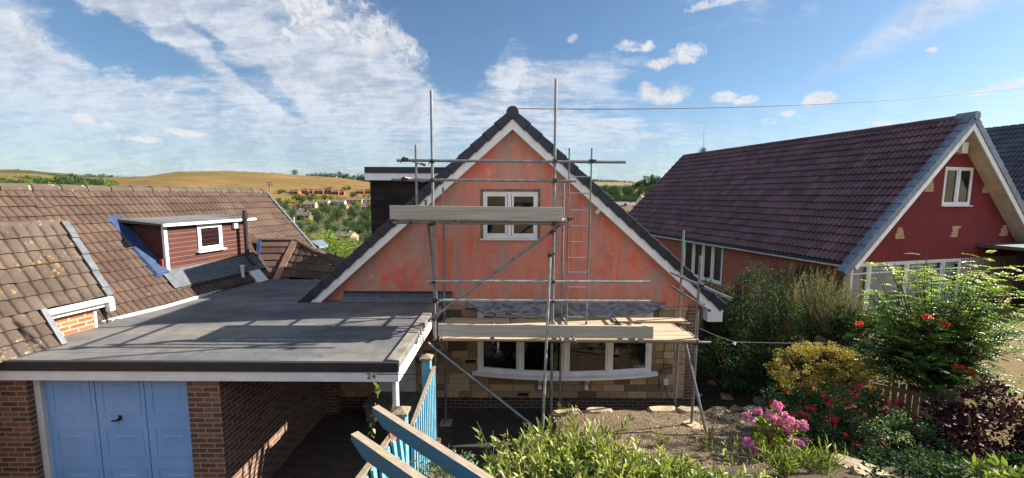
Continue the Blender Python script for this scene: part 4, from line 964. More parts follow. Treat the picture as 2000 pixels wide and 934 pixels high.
mb = MB(); bs = [e2, b, c4, d4]; mb.poly([e1, a, d4, Vector((d4.x, d4.y+1, d4.z)), Vector((e1.x, e1.y+2, e1.z-.3))]); mb.build('rear_slope', 'tile_left', ext)

# ------------------------------------------------------------------ red neighbour on the right
rz = R(15.06)
g = Vector((math.cos(rz), math.sin(rz), 0)); rd = Vector((-math.sin(rz), math.cos(rz), 0))
S11 = 11.3; Ept = CAMP+Vector((ray(1665, 515)/ray(1665, 515).y))*0+ray(1665, 515)*(S11/1.0)*(1/ (-(CR.inverted()@ray(1665,515)).z))
Apt = CAMP+ray(1905, 228)*(1.0586*S11)
hw = (Apt-Ept).dot(g); rs_ = Apt.z-Ept.z; TR = rs_/hw
FR = frame((Apt.x, Apt.y, 0), g, rd)
def LR(p): q = Vector(p)-Vector((Apt.x, Apt.y, 0)); return Vector((q.dot(g), q.dot(rd), q.z))
def PFR(px, py, yl): return LR(PP(px, py, Vector((Apt.x, Apt.y, 0))+rd*yl, rd))
ZR = Apt.z; ZE = Ept.z; LEN = 12.8; ov = .42
print('right house hw', hw, 'rise', rs_, 'apex', Apt, 'eave', Ept)
red = thing('red_gabled_house', 'red rendered gabled house with long maroon tiled roof on the right', 'house', (Apt.x, Apt.y, .8))
dl = Vector((-hw, 0, -rs_)).normalized(); dr = Vector((hw, 0, -rs_)).normalized()
def WR(p): return FR @ Vector(p)
Lr = math.hypot(hw, rs_)+.02
tiled('roof_slope', WR((0, .12, ZR)), rd, FR.to_3x3() @ dl, LEN, Lr, .15, .33, 'tile_right', red, .055, .045, 'wave')
tiled('roof_slope', WR((0, .12, ZR)), rd, FR.to_3x3() @ dr, LEN, Lr, .15, .33, 'tile_right', red, .034, .03, 'wave', ns=4)
mb = MB(FR)
for k in range(28): mb.tube((0, -.02+k*.46, ZR-.0), (0, .44+k*.46, ZR+.004*(k % 3)), .11, .105, 14)
mb.build('ridge_tiles', 'tile_right', red)
mb = MB(FR)
for sgn, d in ((-1, dl), (1, dr)):
    up = Vector((d.z*-1*sgn, 0, abs(d.x)))
    for k in range(int(Lr/.33)+1):
        a = Vector((0, 0, ZR+.03))+d*(k*.335); b = a+d*.34
        for (yo, y1, hh0, hh1) in ((-.03, .20, -.13, .035),):
            q0 = [a+up*hh0, b+up*(hh0-.01), a+up*(hh1), b+up*(hh1+.025)]
            mb.hexa([q0[0]+Vector((0, yo, 0)), q0[1]+Vector((0, yo, 0)), q0[1]+Vector((0, y1, 0)), q0[0]+Vector((0, y1, 0)), q0[2]+Vector((0, yo, 0)), q0[3]+Vector((0, yo, 0)), q0[3]+Vector((0, y1, 0)), q0[2]+Vector((0, y1, 0))])
mb.tube((0, -.06, ZR+.03), (0, .4, ZR+.03), .13, n=16)
mb.build('verge_caps', 'verge_blue', red, 'blue grey verge caps on the maroon roof', bevel=.006)
mb = MB(FR); sf = MB(FR)
for d in (dl, dr):
    up = Vector((-d.z*(1 if d.x > 0 else -1), 0, abs(d.x))); a = Vector((0, 0, ZR))
    Lb = Lr-.02; k = abs(d.x)
    pts = [Vector((0, 0, ZR-.10/k)), a+d*Lb-up*.10, a+d*Lb-up*.27, Vector((0, 0, ZR-.27/k))]
    f0 = [p+Vector((0, -.005, 0)) for p in pts]; f1 = [p+Vector((0, .03, 0)) for p in pts]
    mb.hexa([f0[3], f0[2], f1[2], f1[3], f0[0], f0[1], f1[1], f1[0]])
    sf.poly([(0, .03, ZR-.25/k), Vector(a+d*Lb-up*.25)+Vector((0, .03, 0)), Vector(a+d*Lb-up*.25)+Vector((0, ov+.02, 0)), (0, ov+.02, ZR-.25/k)])
mb.build('bargeboard', 'white', red); sf.build('soffit', 'cream', red)
wz = lambda x: ZR-.25/abs(dl.x)-TR*abs(x)
rw0 = PFR(1838, 402, ov); rw1 = PFR(1902, 327, ov); zr0 = PFR(1800, 508, ov).z
hwi = hw-.32
mb = MB(FR); X0, X1, Z0, Z1 = rw0.x, rw1.x+.0, rw0.z, rw1.z
print('right window', X0, X1, Z0, Z1, 'red bottom', zr0)
xe = min(hwi, (ZR-.25/abs(dl.x)-zr0)/TR)
mb.poly([(-xe, ov, zr0), (X0, ov, zr0), (X0, ov, wz(X0)), (-xe, ov, wz(xe))]); mb.poly([(X0, ov, zr0), (X1, ov, zr0), (X1, ov, Z0), (X0, ov, Z0)])
top_ = [(X0, ov, Z1), (X1, ov, Z1), (X1, ov, wz(X1))]+([(0, ov, wz(0))] if X0 < 0 < X1 else [])+[(X0, ov, wz(X0))]; mb.poly(top_)
if X1 < 0: mb.poly([(X1, ov, zr0), (xe, ov, zr0), (xe, ov, wz(xe)), (0, ov, wz(0)), (X1, ov, wz(X1))])
else: mb.poly([(X1, ov, zr0), (xe, ov, zr0), (xe, ov, wz(xe)), (X1, ov, wz(X1))])
mb.build('gable_wall', 'redrender', red)
mb = MB(FR)
for (a, b) in (((X0, Z0), (X1, Z0)), ((X1, Z0), (X1, Z1)), ((X1, Z1), (X0, Z1)), ((X0, Z1), (X0, Z0))): mb.poly([(a[0], ov, a[1]), (b[0], ov, b[1]), (b[0], ov+.2, b[1]), (a[0], ov+.2, a[1])])
mb.build('window_reveal', 'redrender', red)
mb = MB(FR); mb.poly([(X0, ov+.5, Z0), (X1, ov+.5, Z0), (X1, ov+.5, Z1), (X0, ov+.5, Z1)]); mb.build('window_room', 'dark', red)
mb = MB(FR); rows = [[(X0+.06+(.28)*k/14, ov+.14+.02*math.sin(k*2.1), z) for k in range(15)] for z in (Z0, Z1)]; mb.grid(rows); mb.build('curtain', 'curtain', red); mb = MB(FR); rows = [[(X1-.3+(.26)*k/14, ov+.14+.02*math.sin(k*2.1), z) for k in range(15)] for z in (Z0, Z1)]; mb.grid(rows); mb.build('curtain', 'curtain', red)
casement(X0+.01, X1-.01, Z0+.01, Z1-.01, ov-.01, red, [(X0+X1)/2], .055, 'white two light window in the red gable', .06, mtx=FR, glass='glassfar')
for (px, py, s) in ((1815, 363, 1), (1926, 366, 1), (1756, 455, 1), (1864, 452, 1), (1960, 450, 1)):
    p = PFR(px, py, ov); mb = MB(FR); rn = random.Random(px)
    for k in range(4):
        w = 1.25*[.30, .27, .22, .15][k]*(1 if px != 1864 else [.8, .8, .9, 2][k]); o_ = rn.uniform(-.03, .03)+(0.05 if px == 1864 and k == 3 else 0); h_ = .088
        mb.box((p.x-w/2+o_, ov-.02-rn.uniform(0, .01), p.z-.18+k*h_), (p.x+w/2+o_, ov+.02, p.z-.18+(k+1)*h_-.006), rn.uniform(.6, .95))
    mb.build('feature_stones', 'stone', red, bevel=.004)
p = PFR(1884, 290, .12); mb = MB(FR); mb.box((p.x-.1, .12, p.z-.14), (p.x+.16, ov, p.z+.18)); mb.box((p.x-.22, .2, p.z-.1), (p.x-.1, ov, p.z+.05)); mb.build('purlin_box', 'cream', red)
p = PFR(1962, 368, .1); mb = MB(FR); mb.box((p.x-.12, .05, p.z-.05), (p.x+.12, ov, p.z+.06)); mb.build('purlin_end', 'cream', red)
# lower front with wide window, side wall, eaves
mb = MB(FR); mb.box((-hwi, ov-.01, -1), (-hwi+.25, ov+.1, zr0-.003)); mb.box((1.0, ov, -1), (hwi, ov+.1, zr0-.003)); mb.box((-hwi+.25, ov, -1), (1.0, ov+.1, 1.0)); mb.build('lower_wall', 'palewall', red)
mb = MB(FR); mb.poly([(-hwi+.25, ov+.14, 1.0), (1.0, ov+.14, 1.0), (1.0, ov+.14, zr0), (-hwi+.25, ov+.14, zr0)]); mb.build('net_curtain', simple('net_curtain', '#d8dde0', '#b9c0c6', 5, .9), red)
casement(-hwi+.28, 1.0, 1.0, zr0-.01, ov+.01, red, [-hwi+1.0, -1.4, .2], .06, 'wide white window behind the rowan', .06, mtx=FR, glass='glassnet', transom=zr0-.32)
sw = -hwi
def side(y0, y1, z0, z1): 
    mb.poly([(sw, y0, z0), (sw, y0, z1), (sw, y1, z1), (sw, y1, z0)])
s0 = LR(PP(1413, 480, WR((sw, 0, 0)), g)); s1 = LR(PP(1336, 480, WR((sw, 0, 0)), g)); wz1 = ZE-.12; wz0 = 1.25
mb = MB(FR); side(ov, s0.y, -1, ZE+.15); side(s0.y, s1.y, -1, wz0); side(s0.y, s1.y, wz1, ZE+.15); side(s1.y, LEN-.3, -1, ZE+.15); mb.poly([(sw, LEN-.3, -4), (-sw, LEN-.3, -4), (-sw, LEN-.3, ZE), (0, LEN-.3, ZR-.1), (sw, LEN-.3, ZE)]); mb.poly([(-sw, ov, -1), (-sw, LEN, -1), (-sw, LEN, ZE), (-sw, ov, ZE)]); mb.build('side_wall', 'red_brick', red)
FS = frame(tuple(WR((sw, 0, 0))), rd, g)
m1 = lerp(s1.y, s0.y, .27); m2 = lerp(s1.y, s0.y, .52); m3 = lerp(s1.y, s0.y, .76)
casement(s0.y, s1.y, wz0, wz1, .01, red, [m3, m2, m1][::1], .06, 'tall white side window in the brick wall', .06, mtx=FS, glass='glassfar')
mb = MB(FS); mb.poly([(s0.y, .3, wz0), (s1.y, .3, wz0), (s1.y, .3, wz1), (s0.y, .3, wz1)]); mb.build('window_room', 'dark', red)
mb = MB(FS); mb.poly([(s0.y, .12, wz0), (m3-.05, .12, wz0), (m3-.05, .12, wz1), (s0.y, .12, wz1)]); mb.build('blind', simple('blind_grey', '#8f979c', bump=0), red)
mb = MB(FR); mb.box((-hw-.02, .03, ZE-.14), (-hw+.02, LEN, ZE-.02)); mb.box((-hw+.02, .03, ZE-.14), (sw, LEN, ZE-.12)); mb.build('eaves_board', 'whitepaint', red)
mb = MB(FR); mb.tube((-hw-.05, .0, ZE-.03), (-hw-.05, LEN+.05, ZE-.03), .045, n=10); mb.build('gutter', 'black', red)
# flat-roofed porch in front
pc = thing('glazed_porch', 'flat roofed porch with dark glazing in front of the red house', 'porch', tuple(WR((2.2, -.6, 1))))
a = PFR(1905, 492, ov); x0 = a.x; zt = PFR(1950, 494, -1.2).z
mb = MB(FR); mb.box((x0, -1.25, zt-.10), (x0+4.5, ov-.01, zt)); mb.tube((x0, -1.25, zt-.06), (x0+4.5, -1.25, zt-.06), .09, n=12); mb.build('flat_roof', 'lead', pc)
mb = MB(FR); mb.box((x0+.3, -1.15, zt-.32), (x0+4.5, -1.1, zt-.12)); mb.build('fascia', 'white', pc)
mb = MB(FR); zb = PFR(1950, 588, -1.1).z; mb.box((x0+.3, -1.05, -.5), (x0+4.5, -.95, zb)); mb.build('low_wall', 'concrete', pc)
mb = MB(FR); mb.box((x0+.25, -1.2, zb+.003), (x0+4.5, -.9, zb+.1)); 
for k in range(4): mb.box((x0+.32+k*1.3, -1.08, zb+.1), (x0+.38+k*1.3, -1.02, zt-.32))
mb.build('frame', 'white', pc)
mb = MB(FR); mb.poly([(x0+.38, -1.05, zb+.1), (x0+4.5, -1.05, zb+.1), (x0+4.5, -1.05, zt-.32), (x0+.38, -1.05, zt-.32)]); mb.build('pane', 'glassfar', pc)
mb = MB(FR); mb.box((x0+.5, -.3, zb-.5), (x0+4.5, -.28, zt-.12)); mb.build('back_wall', 'dark', pc)
# third house
h3 = thing('dark_roofed_house', 'house with a plain charcoal tiled roof beyond the red gable', 'house', (20, 15, .8))
a = PY(1931, 250, 21.0); a = a-rd*3.2; F3 = frame((a.x, a.y, 0), g, rd); z3 = a.z; w3 = 4.3; 
tiled('roof_slope', F3 @ Vector((0, 0, z3)), rd, F3.to_3x3() @ dl, 11, Lr, .15, .33, 'tile_dark', h3, .034, .03, 'wave')
tiled('roof_slope', F3 @ Vector((0, 0, z3)), rd, F3.to_3x3() @ dr, 11, Lr, .30, .33, 'tile_dark', h3, .034, .03, 'wave', ns=4)
mb = MB(F3); mb.box((-w3+.3, .3, -1), (w3-.3, 10.7, z3-rs_)); mb.poly([(-w3+.3, .3, z3-rs_), (w3-.3, .3, z3-rs_), (0, .3, z3-.2)]); mb.poly([(-w3+.3, 10.7, z3-rs_), (w3-.3, 10.7, z3-rs_), (0, 10.7, z3-.2)]); mb.build('wall', 'red_brick', h3)
# ------------------------------------------------------------------ scaffolding
random.seed(11)
YO, YI = 7.05, 8.12; TRD = .0242
scf = thing('scaffold', 'galvanised tube and fitting scaffold standing in front of the salmon gable', 'scaffold', (1.2, YO, 0))
def tubes(name, pts, mat='tube', r=TRD, label=None):
    mb = MB(); mb.tube(pts[0], pts[1], r, n=14, hollow=True); return mb.build(name, mat, scf, label, smooth=True)
cpl = []
def coupler(p):
    mb = MB(); p = Vector(p); s_ = random.uniform(.9, 1.1)
    mb.tube(p+Vector((0, 0, -.028)), p+Vector((0, 0, .030)), .041*s_, n=10); mb.tube(p+Vector((-.028, -.045, 0)), p+Vector((.028, -.045, 0)), .034, n=10)
    mb.tube(p+Vector((.035, -.02, .01)), p+Vector((.07, -.03, .012)), .008, n=6); mb.box(p+Vector((.055, -.045, -.0)), p+Vector((.072, -.015, .028)))
    mb.tube(p+Vector((-.03, -.05, -.02)), p+Vector((-.05, -.06, -.06)), .008, n=6)
    return mb.build('coupler', 'rust', scf)
def foot(x, y): return ground_h(x, y)
def std(px, ptop, Y, zb=None, mat='tube', pxy=None):
    t = PY(px, ptop, Y); zb = foot(t.x, Y)+.02 if zb is None else zb
    return tubes('standard', ((t.x, Y, t.z), (t.x, Y, zb)), mat), t.x
_, xs1 = std(842, 177, YO, 0.02); _, xs2 = std(1086, 155, YO, 0.5); _, xs3 = std(1368, 500, YO); _, xs4 = std(1335, 450, YI); _, xs5 = std(1101, 357, YI, .02); _, xs6 = std(865, 366, YI, .02)
t7 = PY(812, 283, YI-.1); tubes('standard', (t7, (t7.x, t7.y, PY(812, 412, YI-.1).z-.1)))
p = PY(831, 391, YO-.02); q = PY(856, 612, YI-.35); tubes('brace', (p, q))
p = PY(1079, 330, YI-.15); 
# bright raker and the others
tubes('raker', (PY(1075, 494, YO-.12), PY(1060, 835, 6.45)), 'tubebright')
tubes('raker', (PY(1337, 662, YO+.15), PY(1379, 844, 6.62)), 'tube')
tubes('brace', (PY(1113, 426, YO+.06), PY(836, 627, YO-.07)), 'tube')
tubes('brace', (PY(836, 670, YO-.09), PY(1036, 828, 6.75)), 'tube')
def ledger(x0, y0, x1, y1, Y=YO+.05, mat='tube', name='ledger'):
    return tubes(name, (PY(x0, y0, Y), PY(x1, y1, Y)), mat)
L = [(775, 313.5, 1222, 317), (765, 351, 1125, 354), (768, 435, 1105, 437.5), (833, 549, 1270, 551), (858, 586.5, 1270, 588.5), (858, 663.5, 1388, 669)]
for k, l in enumerate(L): ledger(*l, Y=YO-.05, name='guard_rail' if k in (0, 1, 3, 4) else 'ledger', mat='tubebright' if k in (3, 4) else 'tube')
mb = MB(); a = PY(864, 663.6, YO-.05); b = PY(908, 664.2, YO-.05); mb.tube(a, b, TRD+.001, n=12); mb.build('green_paint_band', 'tubegreen', scf)
a = PY(1334, 463, YI); b = PY(1334, 492, YI); mb = MB(); mb.tube((xs4, YI, a.z), (xs4, YI, b.z), TRD+.001, n=12); mb.build('green_paint_band', 'tubegreen', scf)
# inner ledgers and transoms (ends seen as short stubs)
zu = PY(900, 436, YO).z; zlw = PY(1100, 666, YO).z
tubes('ledger', (Vector((PY(800, 400, YI).x, YI-.05, zu)), Vector((xs5+.1, YI-.05, zu)))); tubes('ledger', (Vector((xs6-.2, YI-.05, zlw)), Vector((xs4+.2, YI-.05, zlw))))
for px in (801, 891, 990, 1086): p = PY(px, 434, YO-.22); tubes('transom', (p, Vector((p.x, YI+.25, p.z))), 'tubebright' if px == 891 else 'tube')
for px in (963, 1098, 1124, 1243): p = PY(px, 669, YO-.28-(.12 if px in (1098, 1124) else 0)); tubes('transom', (p, Vector((p.x-.05, YI+.3, p.z+.01))), 'tubebright' if px in (1098, 1124) else 'tube')
for (px, py) in ((789, 309), (788, 348)): p = PY(px, py, YO-.12); tubes('guard_rail', (p, Vector((p.x+.02, YI+.35, p.z))), 'board' if py == 348 else 'tube')
for (px, py, e) in ((1430, 585, 6.25), (1386, 607, 6.6)):
    p = PY(px, py, e); tubes('guard_rail', (p, Vector((xs3+.045, YI+.3, p.z+.01))), 'tubebright' if e < 6.5 else 'tube')
p = PY(1174, 351, YO+.2)
for px, pys, x_ in ((842, (315, 352, 436, 549, 587, 664), xs1), (1086, (315, 353, 436, 549, 587, 664), xs2), (1368, (668,), xs3)):
    for py in pys: q = PY(px, py, YO); coupler((x_, YO, q.z))
for (px, py, Y) in ((1075, 497, YO-.1), (1078, 453, YO-.05), (1362, 772, 6.9), (790, 312, YO-.08), (789, 351, YO-.08), (1155, 315, YO-.05), (848, 622, YO-.05), (1112, 428, YO), (843, 436, YO-.04), (853, 676, YO-.05)): coupler(PY(px, py, Y))
for z_ in (PY(1335, 541, YI).z, PY(1335, 569, YI).z): coupler((xs4+.03, YI, z_))
for z_ in (PY(1368, 556, YO).z, PY(1368, 596, YO).z): coupler((xs3+.03, YO, z_))
for (x_, y_) in ((xs1, YO), (xs6, YI), (xs5, YI)): 
    mb = MB(); z_ = .03; mb.box((x_-.075, y_-.075, z_), (x_+.075, y_+.075, z_+.008)); mb.tube((x_, y_, z_), (x_, y_, z_+.12), .018, n=8); mb.build('base_plate', 'tubebright', scf)
# toe boards belong to the scaffold; the deck boards lie on it
def toe(x0, y0, x1, y1, h, Y, mat='board'):
    a = PY(x0, y0, Y); b = PY(x1, y1, Y); mb = MB(); mb.box((0, -.019, 0), ((b-a).length, .019, h))
    d = (b-a).normalized(); o = mb.build('toe_board', mat, None, bevel=.004); me_ = o.data
    me_.transform(frame((a.x, a.y, a.z), d, (-d.y, d.x, 0))); o.parent = scf; o.matrix_parent_inverse = scf.matrix_basis.inverted(); return o
toe(762, 428, 1098, 432, .232, YO-.11); toe(856, 657, 1275, 661.5, .225, YO-.10)
def board(a, b, w, th, label, mat='deck', group=None):
    a = Vector(a); b = Vector(b); d = (b-a).normalized(); mb = MB(); L_ = (b-a).length
    mb.box((0, -w/2, 0), (L_, w/2, th)); o = mb.build('scaffold_board', mat, None, bevel=.005)
    o.data.transform(Matrix.Translation((a.x, a.y, a.z)) @ d.to_track_quat('X', 'Z').to_matrix().to_4x4()); e = MB()
    tag(o, label, 'board', group); 
    for q, s_ in ((a, 1), (b, -1)):
        m2 = MB(Matrix.Translation((q.x, q.y, q.z)) @ d.to_track_quat('X', 'Z').to_matrix().to_4x4()); m2.box((s_*.02, -w/2-.001, -.001), (s_*.045, w/2+.001, th+.001)); m2.build('end_band', 'rust', o)
    return o
zd = PY(1100, 659, YO).z-.0; zd = zlw+TRD+.002
xa = PY(858, 650, YO).x+.02; xb = PY(1362, 655, YO+.1).x
for k in range(5):
    y = YO+.02+.235*k; x0 = xa+random.uniform(-.02, .03)+(0 if k < 4 else .0); x1 = xb+random.uniform(-.05, .03)-.04*k
    board((x0, y, zd+.002*k), (x1, y+random.uniform(-.004, .004), zd), .225, .038, ['front', 'second', 'middle', 'fourth', 'rear'][k]+' weathered plank of the lower scaffold deck below the lead canopy', 'deck')
for (x0, x1, y) in ((PY(868, 622, 8.1).x, PY(1000, 620, 8.1).x, YI-.18), (PY(1195, 620, 8.1).x, PY(1335, 620, 8.1).x, YI-.12)):
    board((x0, y, zd+.042), (x1, y+.02, zd+.044), .225, .038, 'short loose plank lying on the rear of the lower deck at its '+('left end' if x0 < 0 else 'right end'), 'deck')
for k in range(3):
    y = YO+.03+.235*k; board((PY(775, 420, YO).x, y, zu+TRD+.004), (xs5-.02, y, zu+TRD+.004), .225, .038, ['front', 'middle', 'rear'][k]+' plank of the upper scaffold deck across the gable window')
p = PY(1371, 838, 6.85); zg = p.z
mb = MB(Matrix.Translation(p) @ Matrix.Rotation(R(-62), 4, 'Z')); mb.box((-.33, -.115, -.045), (.33, .115, -.003)); tag(mb.build('sole_board', 'deck', bevel=.005), 'short pale sole board on the gravel under the right hand scaffold foot', 'board')
mb = MB(); mb.box((xs6-.12, YI-.12, .0), (xs6+.12, YI+.12, .032)); tag(mb.build('sole_board', 'deck', bevel=.005), 'small square sole board under the scaffold foot in the shaded yard', 'board')
# ladder
lad = thing('ladder', 'slim metal ladder leaning from the lower deck up to the top guard rail', 'ladder', (.9, 7.8, zd+.04))
zdk = zd+.045; B = [PY(1107, 633, YI-.32), PY(1145, 633, YI-.32)]; T = [PY(1112, 293, YO+.02), PY(1156, 293, YO+.02)]
for k in range(2):
    b = Vector((B[k].x, B[k].y, zdk)); mb = MB(); mb.tube(b, T[k], .0135, n=10); mb.tube(T[k], T[k]+Vector((0, 0, .03)), .017, n=10); mb.build('stile', 'tube', lad, smooth=True); mb = MB(); mb.tube(b, b+(T[k]-b).normalized()*.04, .019, n=10); mb.build('foot', 'black', lad)
for y_ in (314, 345.6, 378, 411, 442, 473, 503.5, 532, 561, 590, 619):
    f = (633-y_)/(633-293); a = B[0].lerp(T[0], 0); 
    # find the point on each stile seen at that height
    def on(k):
        lo, hi = 0, 1; b = Vector((B[k].x, B[k].y, zdk))
        for _ in range(30):
            m_ = (lo+hi)/2; q = b.lerp(T[k], m_)-CAMP; loc_ = CR.inverted() @ q; yy = 467-FPX*loc_.y/-loc_.z
            if yy > y_: lo = m_
            else: hi = m_
        return b.lerp(T[k], lo)
    mb = MB(); mb.tube(on(0), on(1), .0105, n=8); mb.build('rung', 'tubebright', lad, smooth=True)

# ------------------------------------------------------------------ blue fence, wall and beams
fen = thing('picket_fence', 'peeling turquoise picket fence beside the driveway', 'fence', (-.95, 4.6, 1.8))
P1 = PY(833, 700, 4.62); P2 = PY(783, 806, 3.36)
zt1 = PY(857, 724, 4.62).z; zt2 = PY(795, 822, 3.42).z; zt = (zt1+zt2)/2; xf = (PY(857, 724, 4.62).x+PY(795, 822, 3.42).x)/2
def fpost(x, y, zt_, zb_, s=.05):
    mb = MB(); mb.box((x-s, y-s, zb_), (x+s, y+s, zt_)); o = mb.build('post', 'blue', fen, bevel=.004)
    mb = MB(); b = [(x-s-.02, y-s-.02, zt_), (x+s+.02, y-s-.02, zt_), (x+s+.02, y+s+.02, zt_), (x-s-.02, y+s+.02, zt_)]; c_ = [(p[0], p[1], zt_+.02) for p in b]; mb.hexa(b+c_)
    for i_ in range(4): mb.poly([c_[i_], c_[(i_+1) % 4], (x, y, zt_+.06)])
    mb.build('post_cap', 'woodweather', o)
zfb = 1.72
fpost(P1.x, 4.62, P1.z, zfb); fpost(P2.x, 3.36, P2.z, zfb)
x1 = P1.x; x2 = P2.x
def fx(y): return lerp(x2, x1, (y-3.36)/(4.62-3.36))+.075
mb = MB(); n = 12
for k in range(n):
    y = lerp(3.44, 4.60, k/(n-1)); mb = MB(); x = fx(y)-.01; w = .019
    mb.box((x, y-w, 1.86), (x+.034, y+w, zt-.015+random.uniform(-.004, .004))); mb.build('picket', 'blue', fen, bevel=.003)
for z_ in (1.98, zt-.14): mb = MB(); mb.hexa([(fx(3.36)-.035, 3.36, z_), (fx(4.6)-.035, 4.62, z_), (fx(4.6)-.003, 4.62, z_), (fx(3.36)-.003, 3.36, z_), (fx(3.36)-.035, 3.36, z_+.07), (fx(4.6)-.035, 4.62, z_+.07), (fx(4.6)-.003, 4.62, z_+.07), (fx(3.36)-.003, 3.36, z_+.07)]); mb.build('rail', 'blue', fen)
mb = MB(); mb.bar((fx(3.42)+.01, 3.40, zt), (fx(4.62)+.01, 4.64, zt), .035, .022); mb.build('top_rail', 'woodweather', fen)
# the next bay towards the street, its rails loose
fen2 = thing('loose_fence_panel', 'short leaning fence panel with grey top rail and turquoise pickets nearest the camera', 'fence', (-.95, 2.9, 1.8))
a = PY(777, 838, 3.28); b = PY(706, 934, 2.55); b = b+(b-a)*.4
mb = MB(); mb.bar(a, b, .045, .06); mb.build('top_rail', 'woodweather', fen2, bevel=.003)
for k in range(7):
    t = .12+k*.13; p = a.lerp(b, t)+Vector((.05, 0, 0)); mb = MB(); mb.hexa([(p.x-.01+.08, p.y-.03, 1.9), (p.x+.10, p.y-.03, 1.9), (p.x+.10, p.y+.03, 1.9), (p.x-.01+.08, p.y+.03, 1.9), (p.x-.01, p.y-.03, p.z+.03), (p.x+.01, p.y-.03, p.z+.03), (p.x+.01, p.y+.03, p.z+.03), (p.x-.01, p.y+.03, p.z+.03)]); mb.build('picket', 'blue', fen2, bevel=.003)
mb = MB(); mb.bar(a+Vector((.02, 0, -.28)), b+Vector((.02, 0, -.28)), .035, .06); mb.build('lower_rail', 'blue', fen2)
wal = MB(); wal.box((-1.12, -1, -.1), (-.86, 4.72, 1.80)); tag(wal.build('retaining_wall', 'dark_brick'), 'dark brick retaining wall between driveway and raised garden under the blue fence', 'wall')
def beam(name_label, tip, far, zt_off=0, w=.048, h=.105, cut=.09):
    d = (far-tip).normalized(); sd = Vector((0, 0, 1)).cross(d).normalized()*w/2; u = Vector((0, 0, 1))*h
    mb = MB(frame(tuple(tip), (d.x, d.y, 0), Vector((0, 0, 1)).cross(Vector((d.x, d.y, 0)).normalized()))); L_ = (far-tip).length
    mb.poly([(0, -w/2, 0), (L_, -w/2, 0), (L_, w/2, 0), (0, w/2, 0)])
    side_ = [(0, 0), (L_, 0), (L_, -h), (cut*1.5, -h), (0, -h*.38)]
    for s_ in (-1, 1):
        pts = [(x, s_*w/2, z) for x, z in side_]; mb.poly(pts if s_ < 0 else pts[::-1])
    for i_ in range(1, 5): a_ = side_[i_]; b_ = side_[(i_+1) % 5]; mb.poly([(a_[0], -w/2, a_[1]), (a_[0], w/2, a_[1]), (b_[0], w/2, b_[1]), (b_[0], -w/2, b_[1])])
    o = mb.build('pergola_beam', 'beam', bevel=.003); tag(o, name_label, 'beam', None); return o
zb_ = H-1.52
beam('faded blue beam with cut end, upper of the two jutting past the fence post', PZ(733, 793, zb_), PZ(733, 793, zb_)+(PZ(955, 934, zb_)-PZ(733, 793, zb_))*1.5)
zb2 = H-1.50
beam('faded blue beam with cut end, lower and nearer of the two at the photo bottom', PZ(692, 845, zb2), PZ(692, 845, zb2)+(PZ(822, 934, zb2)-PZ(692, 845, zb2))*2.2)
# ------------------------------------------------------------------ weathered fence in the right garden
gf = thing('timber_fence', 'weathered low timber fence running behind the shrubs on the right', 'fence', (5.5, 7, .9))
def gp(px, py, Y): return PY(px, py, Y)
ra = gp(1603, 664, 8.9); rb_ = gp(1712, 712, 7.6)
mb = MB(); mb.bar(ra, rb_, .05, .12); mb.build('rail', 'woodweather', gf, bevel=.004)
rc = gp(1722, 755, 6.9); rdn = gp(1880, 800, 6.1)
pk = []
for k in range(13):
    t = k/12; Y = lerp(7.5, 6.0, t); px = lerp(1700, 1872, t**.9); pt = gp(px, lerp(742, 766, t), Y); z0 = ground_h(pt.x, Y)-.05
    mb = MB(); mb.box((pt.x-.045, Y-.012, z0), (pt.x+.045, Y+.012, pt.z+random.uniform(-.01, .01))); mb.build('picket', 'woodweather', gf, bevel=.003); pk.append((pt.x, Y, z0, pt.z))
for f in (.25, .8):
    mb = MB(); a_ = pk[0]; b_ = pk[-1]; mb.bar((a_[0]-.05, a_[1]+.03, lerp(a_[2], a_[3], f)), (b_[0]+.05, b_[1]+.03, lerp(b_[2], b_[3], f)), .03, .07); mb.build('rail', 'woodweather', gf)
for p in (ra, rb_, Vector((pk[0][0]-.05, pk[0][1]+.06, pk[0][3])), Vector((pk[-1][0]+.1, pk[-1][1], pk[-1][3]))):
    mb = MB(); z0 = ground_h(p.x, p.y)-.1; mb.box((p.x-.045, p.y+.03, z0), (p.x+.045, p.y+.12, p.z+.06)); mb.build('post', 'woodweather', gf, bevel=.004)
# ------------------------------------------------------------------ cables and lamp
def sag(a, b, s, n=24): return [a.lerp(b, k/n)-Vector((0, 0, s*4*(k/n)*(1-k/n))) for k in range(n+1)]
mb = MB(); mb.path(sag(Vector((XA, YB+.2, ZA+.385)), PY(2050, 164, 14), .25), .009, 5); tag(mb.build('telephone_wire', 'cable'), 'thin dark wire from the house ridge across the sky to the right', 'wire')
gw = thing('garden_light_cable', 'pale cable with a small lamp hung from the scaffold to the shrubs', 'cable', tuple(PY(1370, 650, 7.1)))
mb = MB(); a_ = PY(1366, 641, 7.1); b_ = PY(1437, 668, 7.4); c_ = PY(1690, 669, 8.6); mb.path(sag(a_, b_, .02, 8)+sag(b_, c_, .02, 12), .0018, 5); mb.build('wire', 'wirewhite', gw)
mb = MB(); mb.tube(b_, b_-Vector((.03, 0, .035)), .014, .03, 12); mb.tube(b_-Vector((.03, 0, .035)), b_-Vector((.035, 0, .045)), .03, .034, 12); mb.build('lamp', 'white', gw)
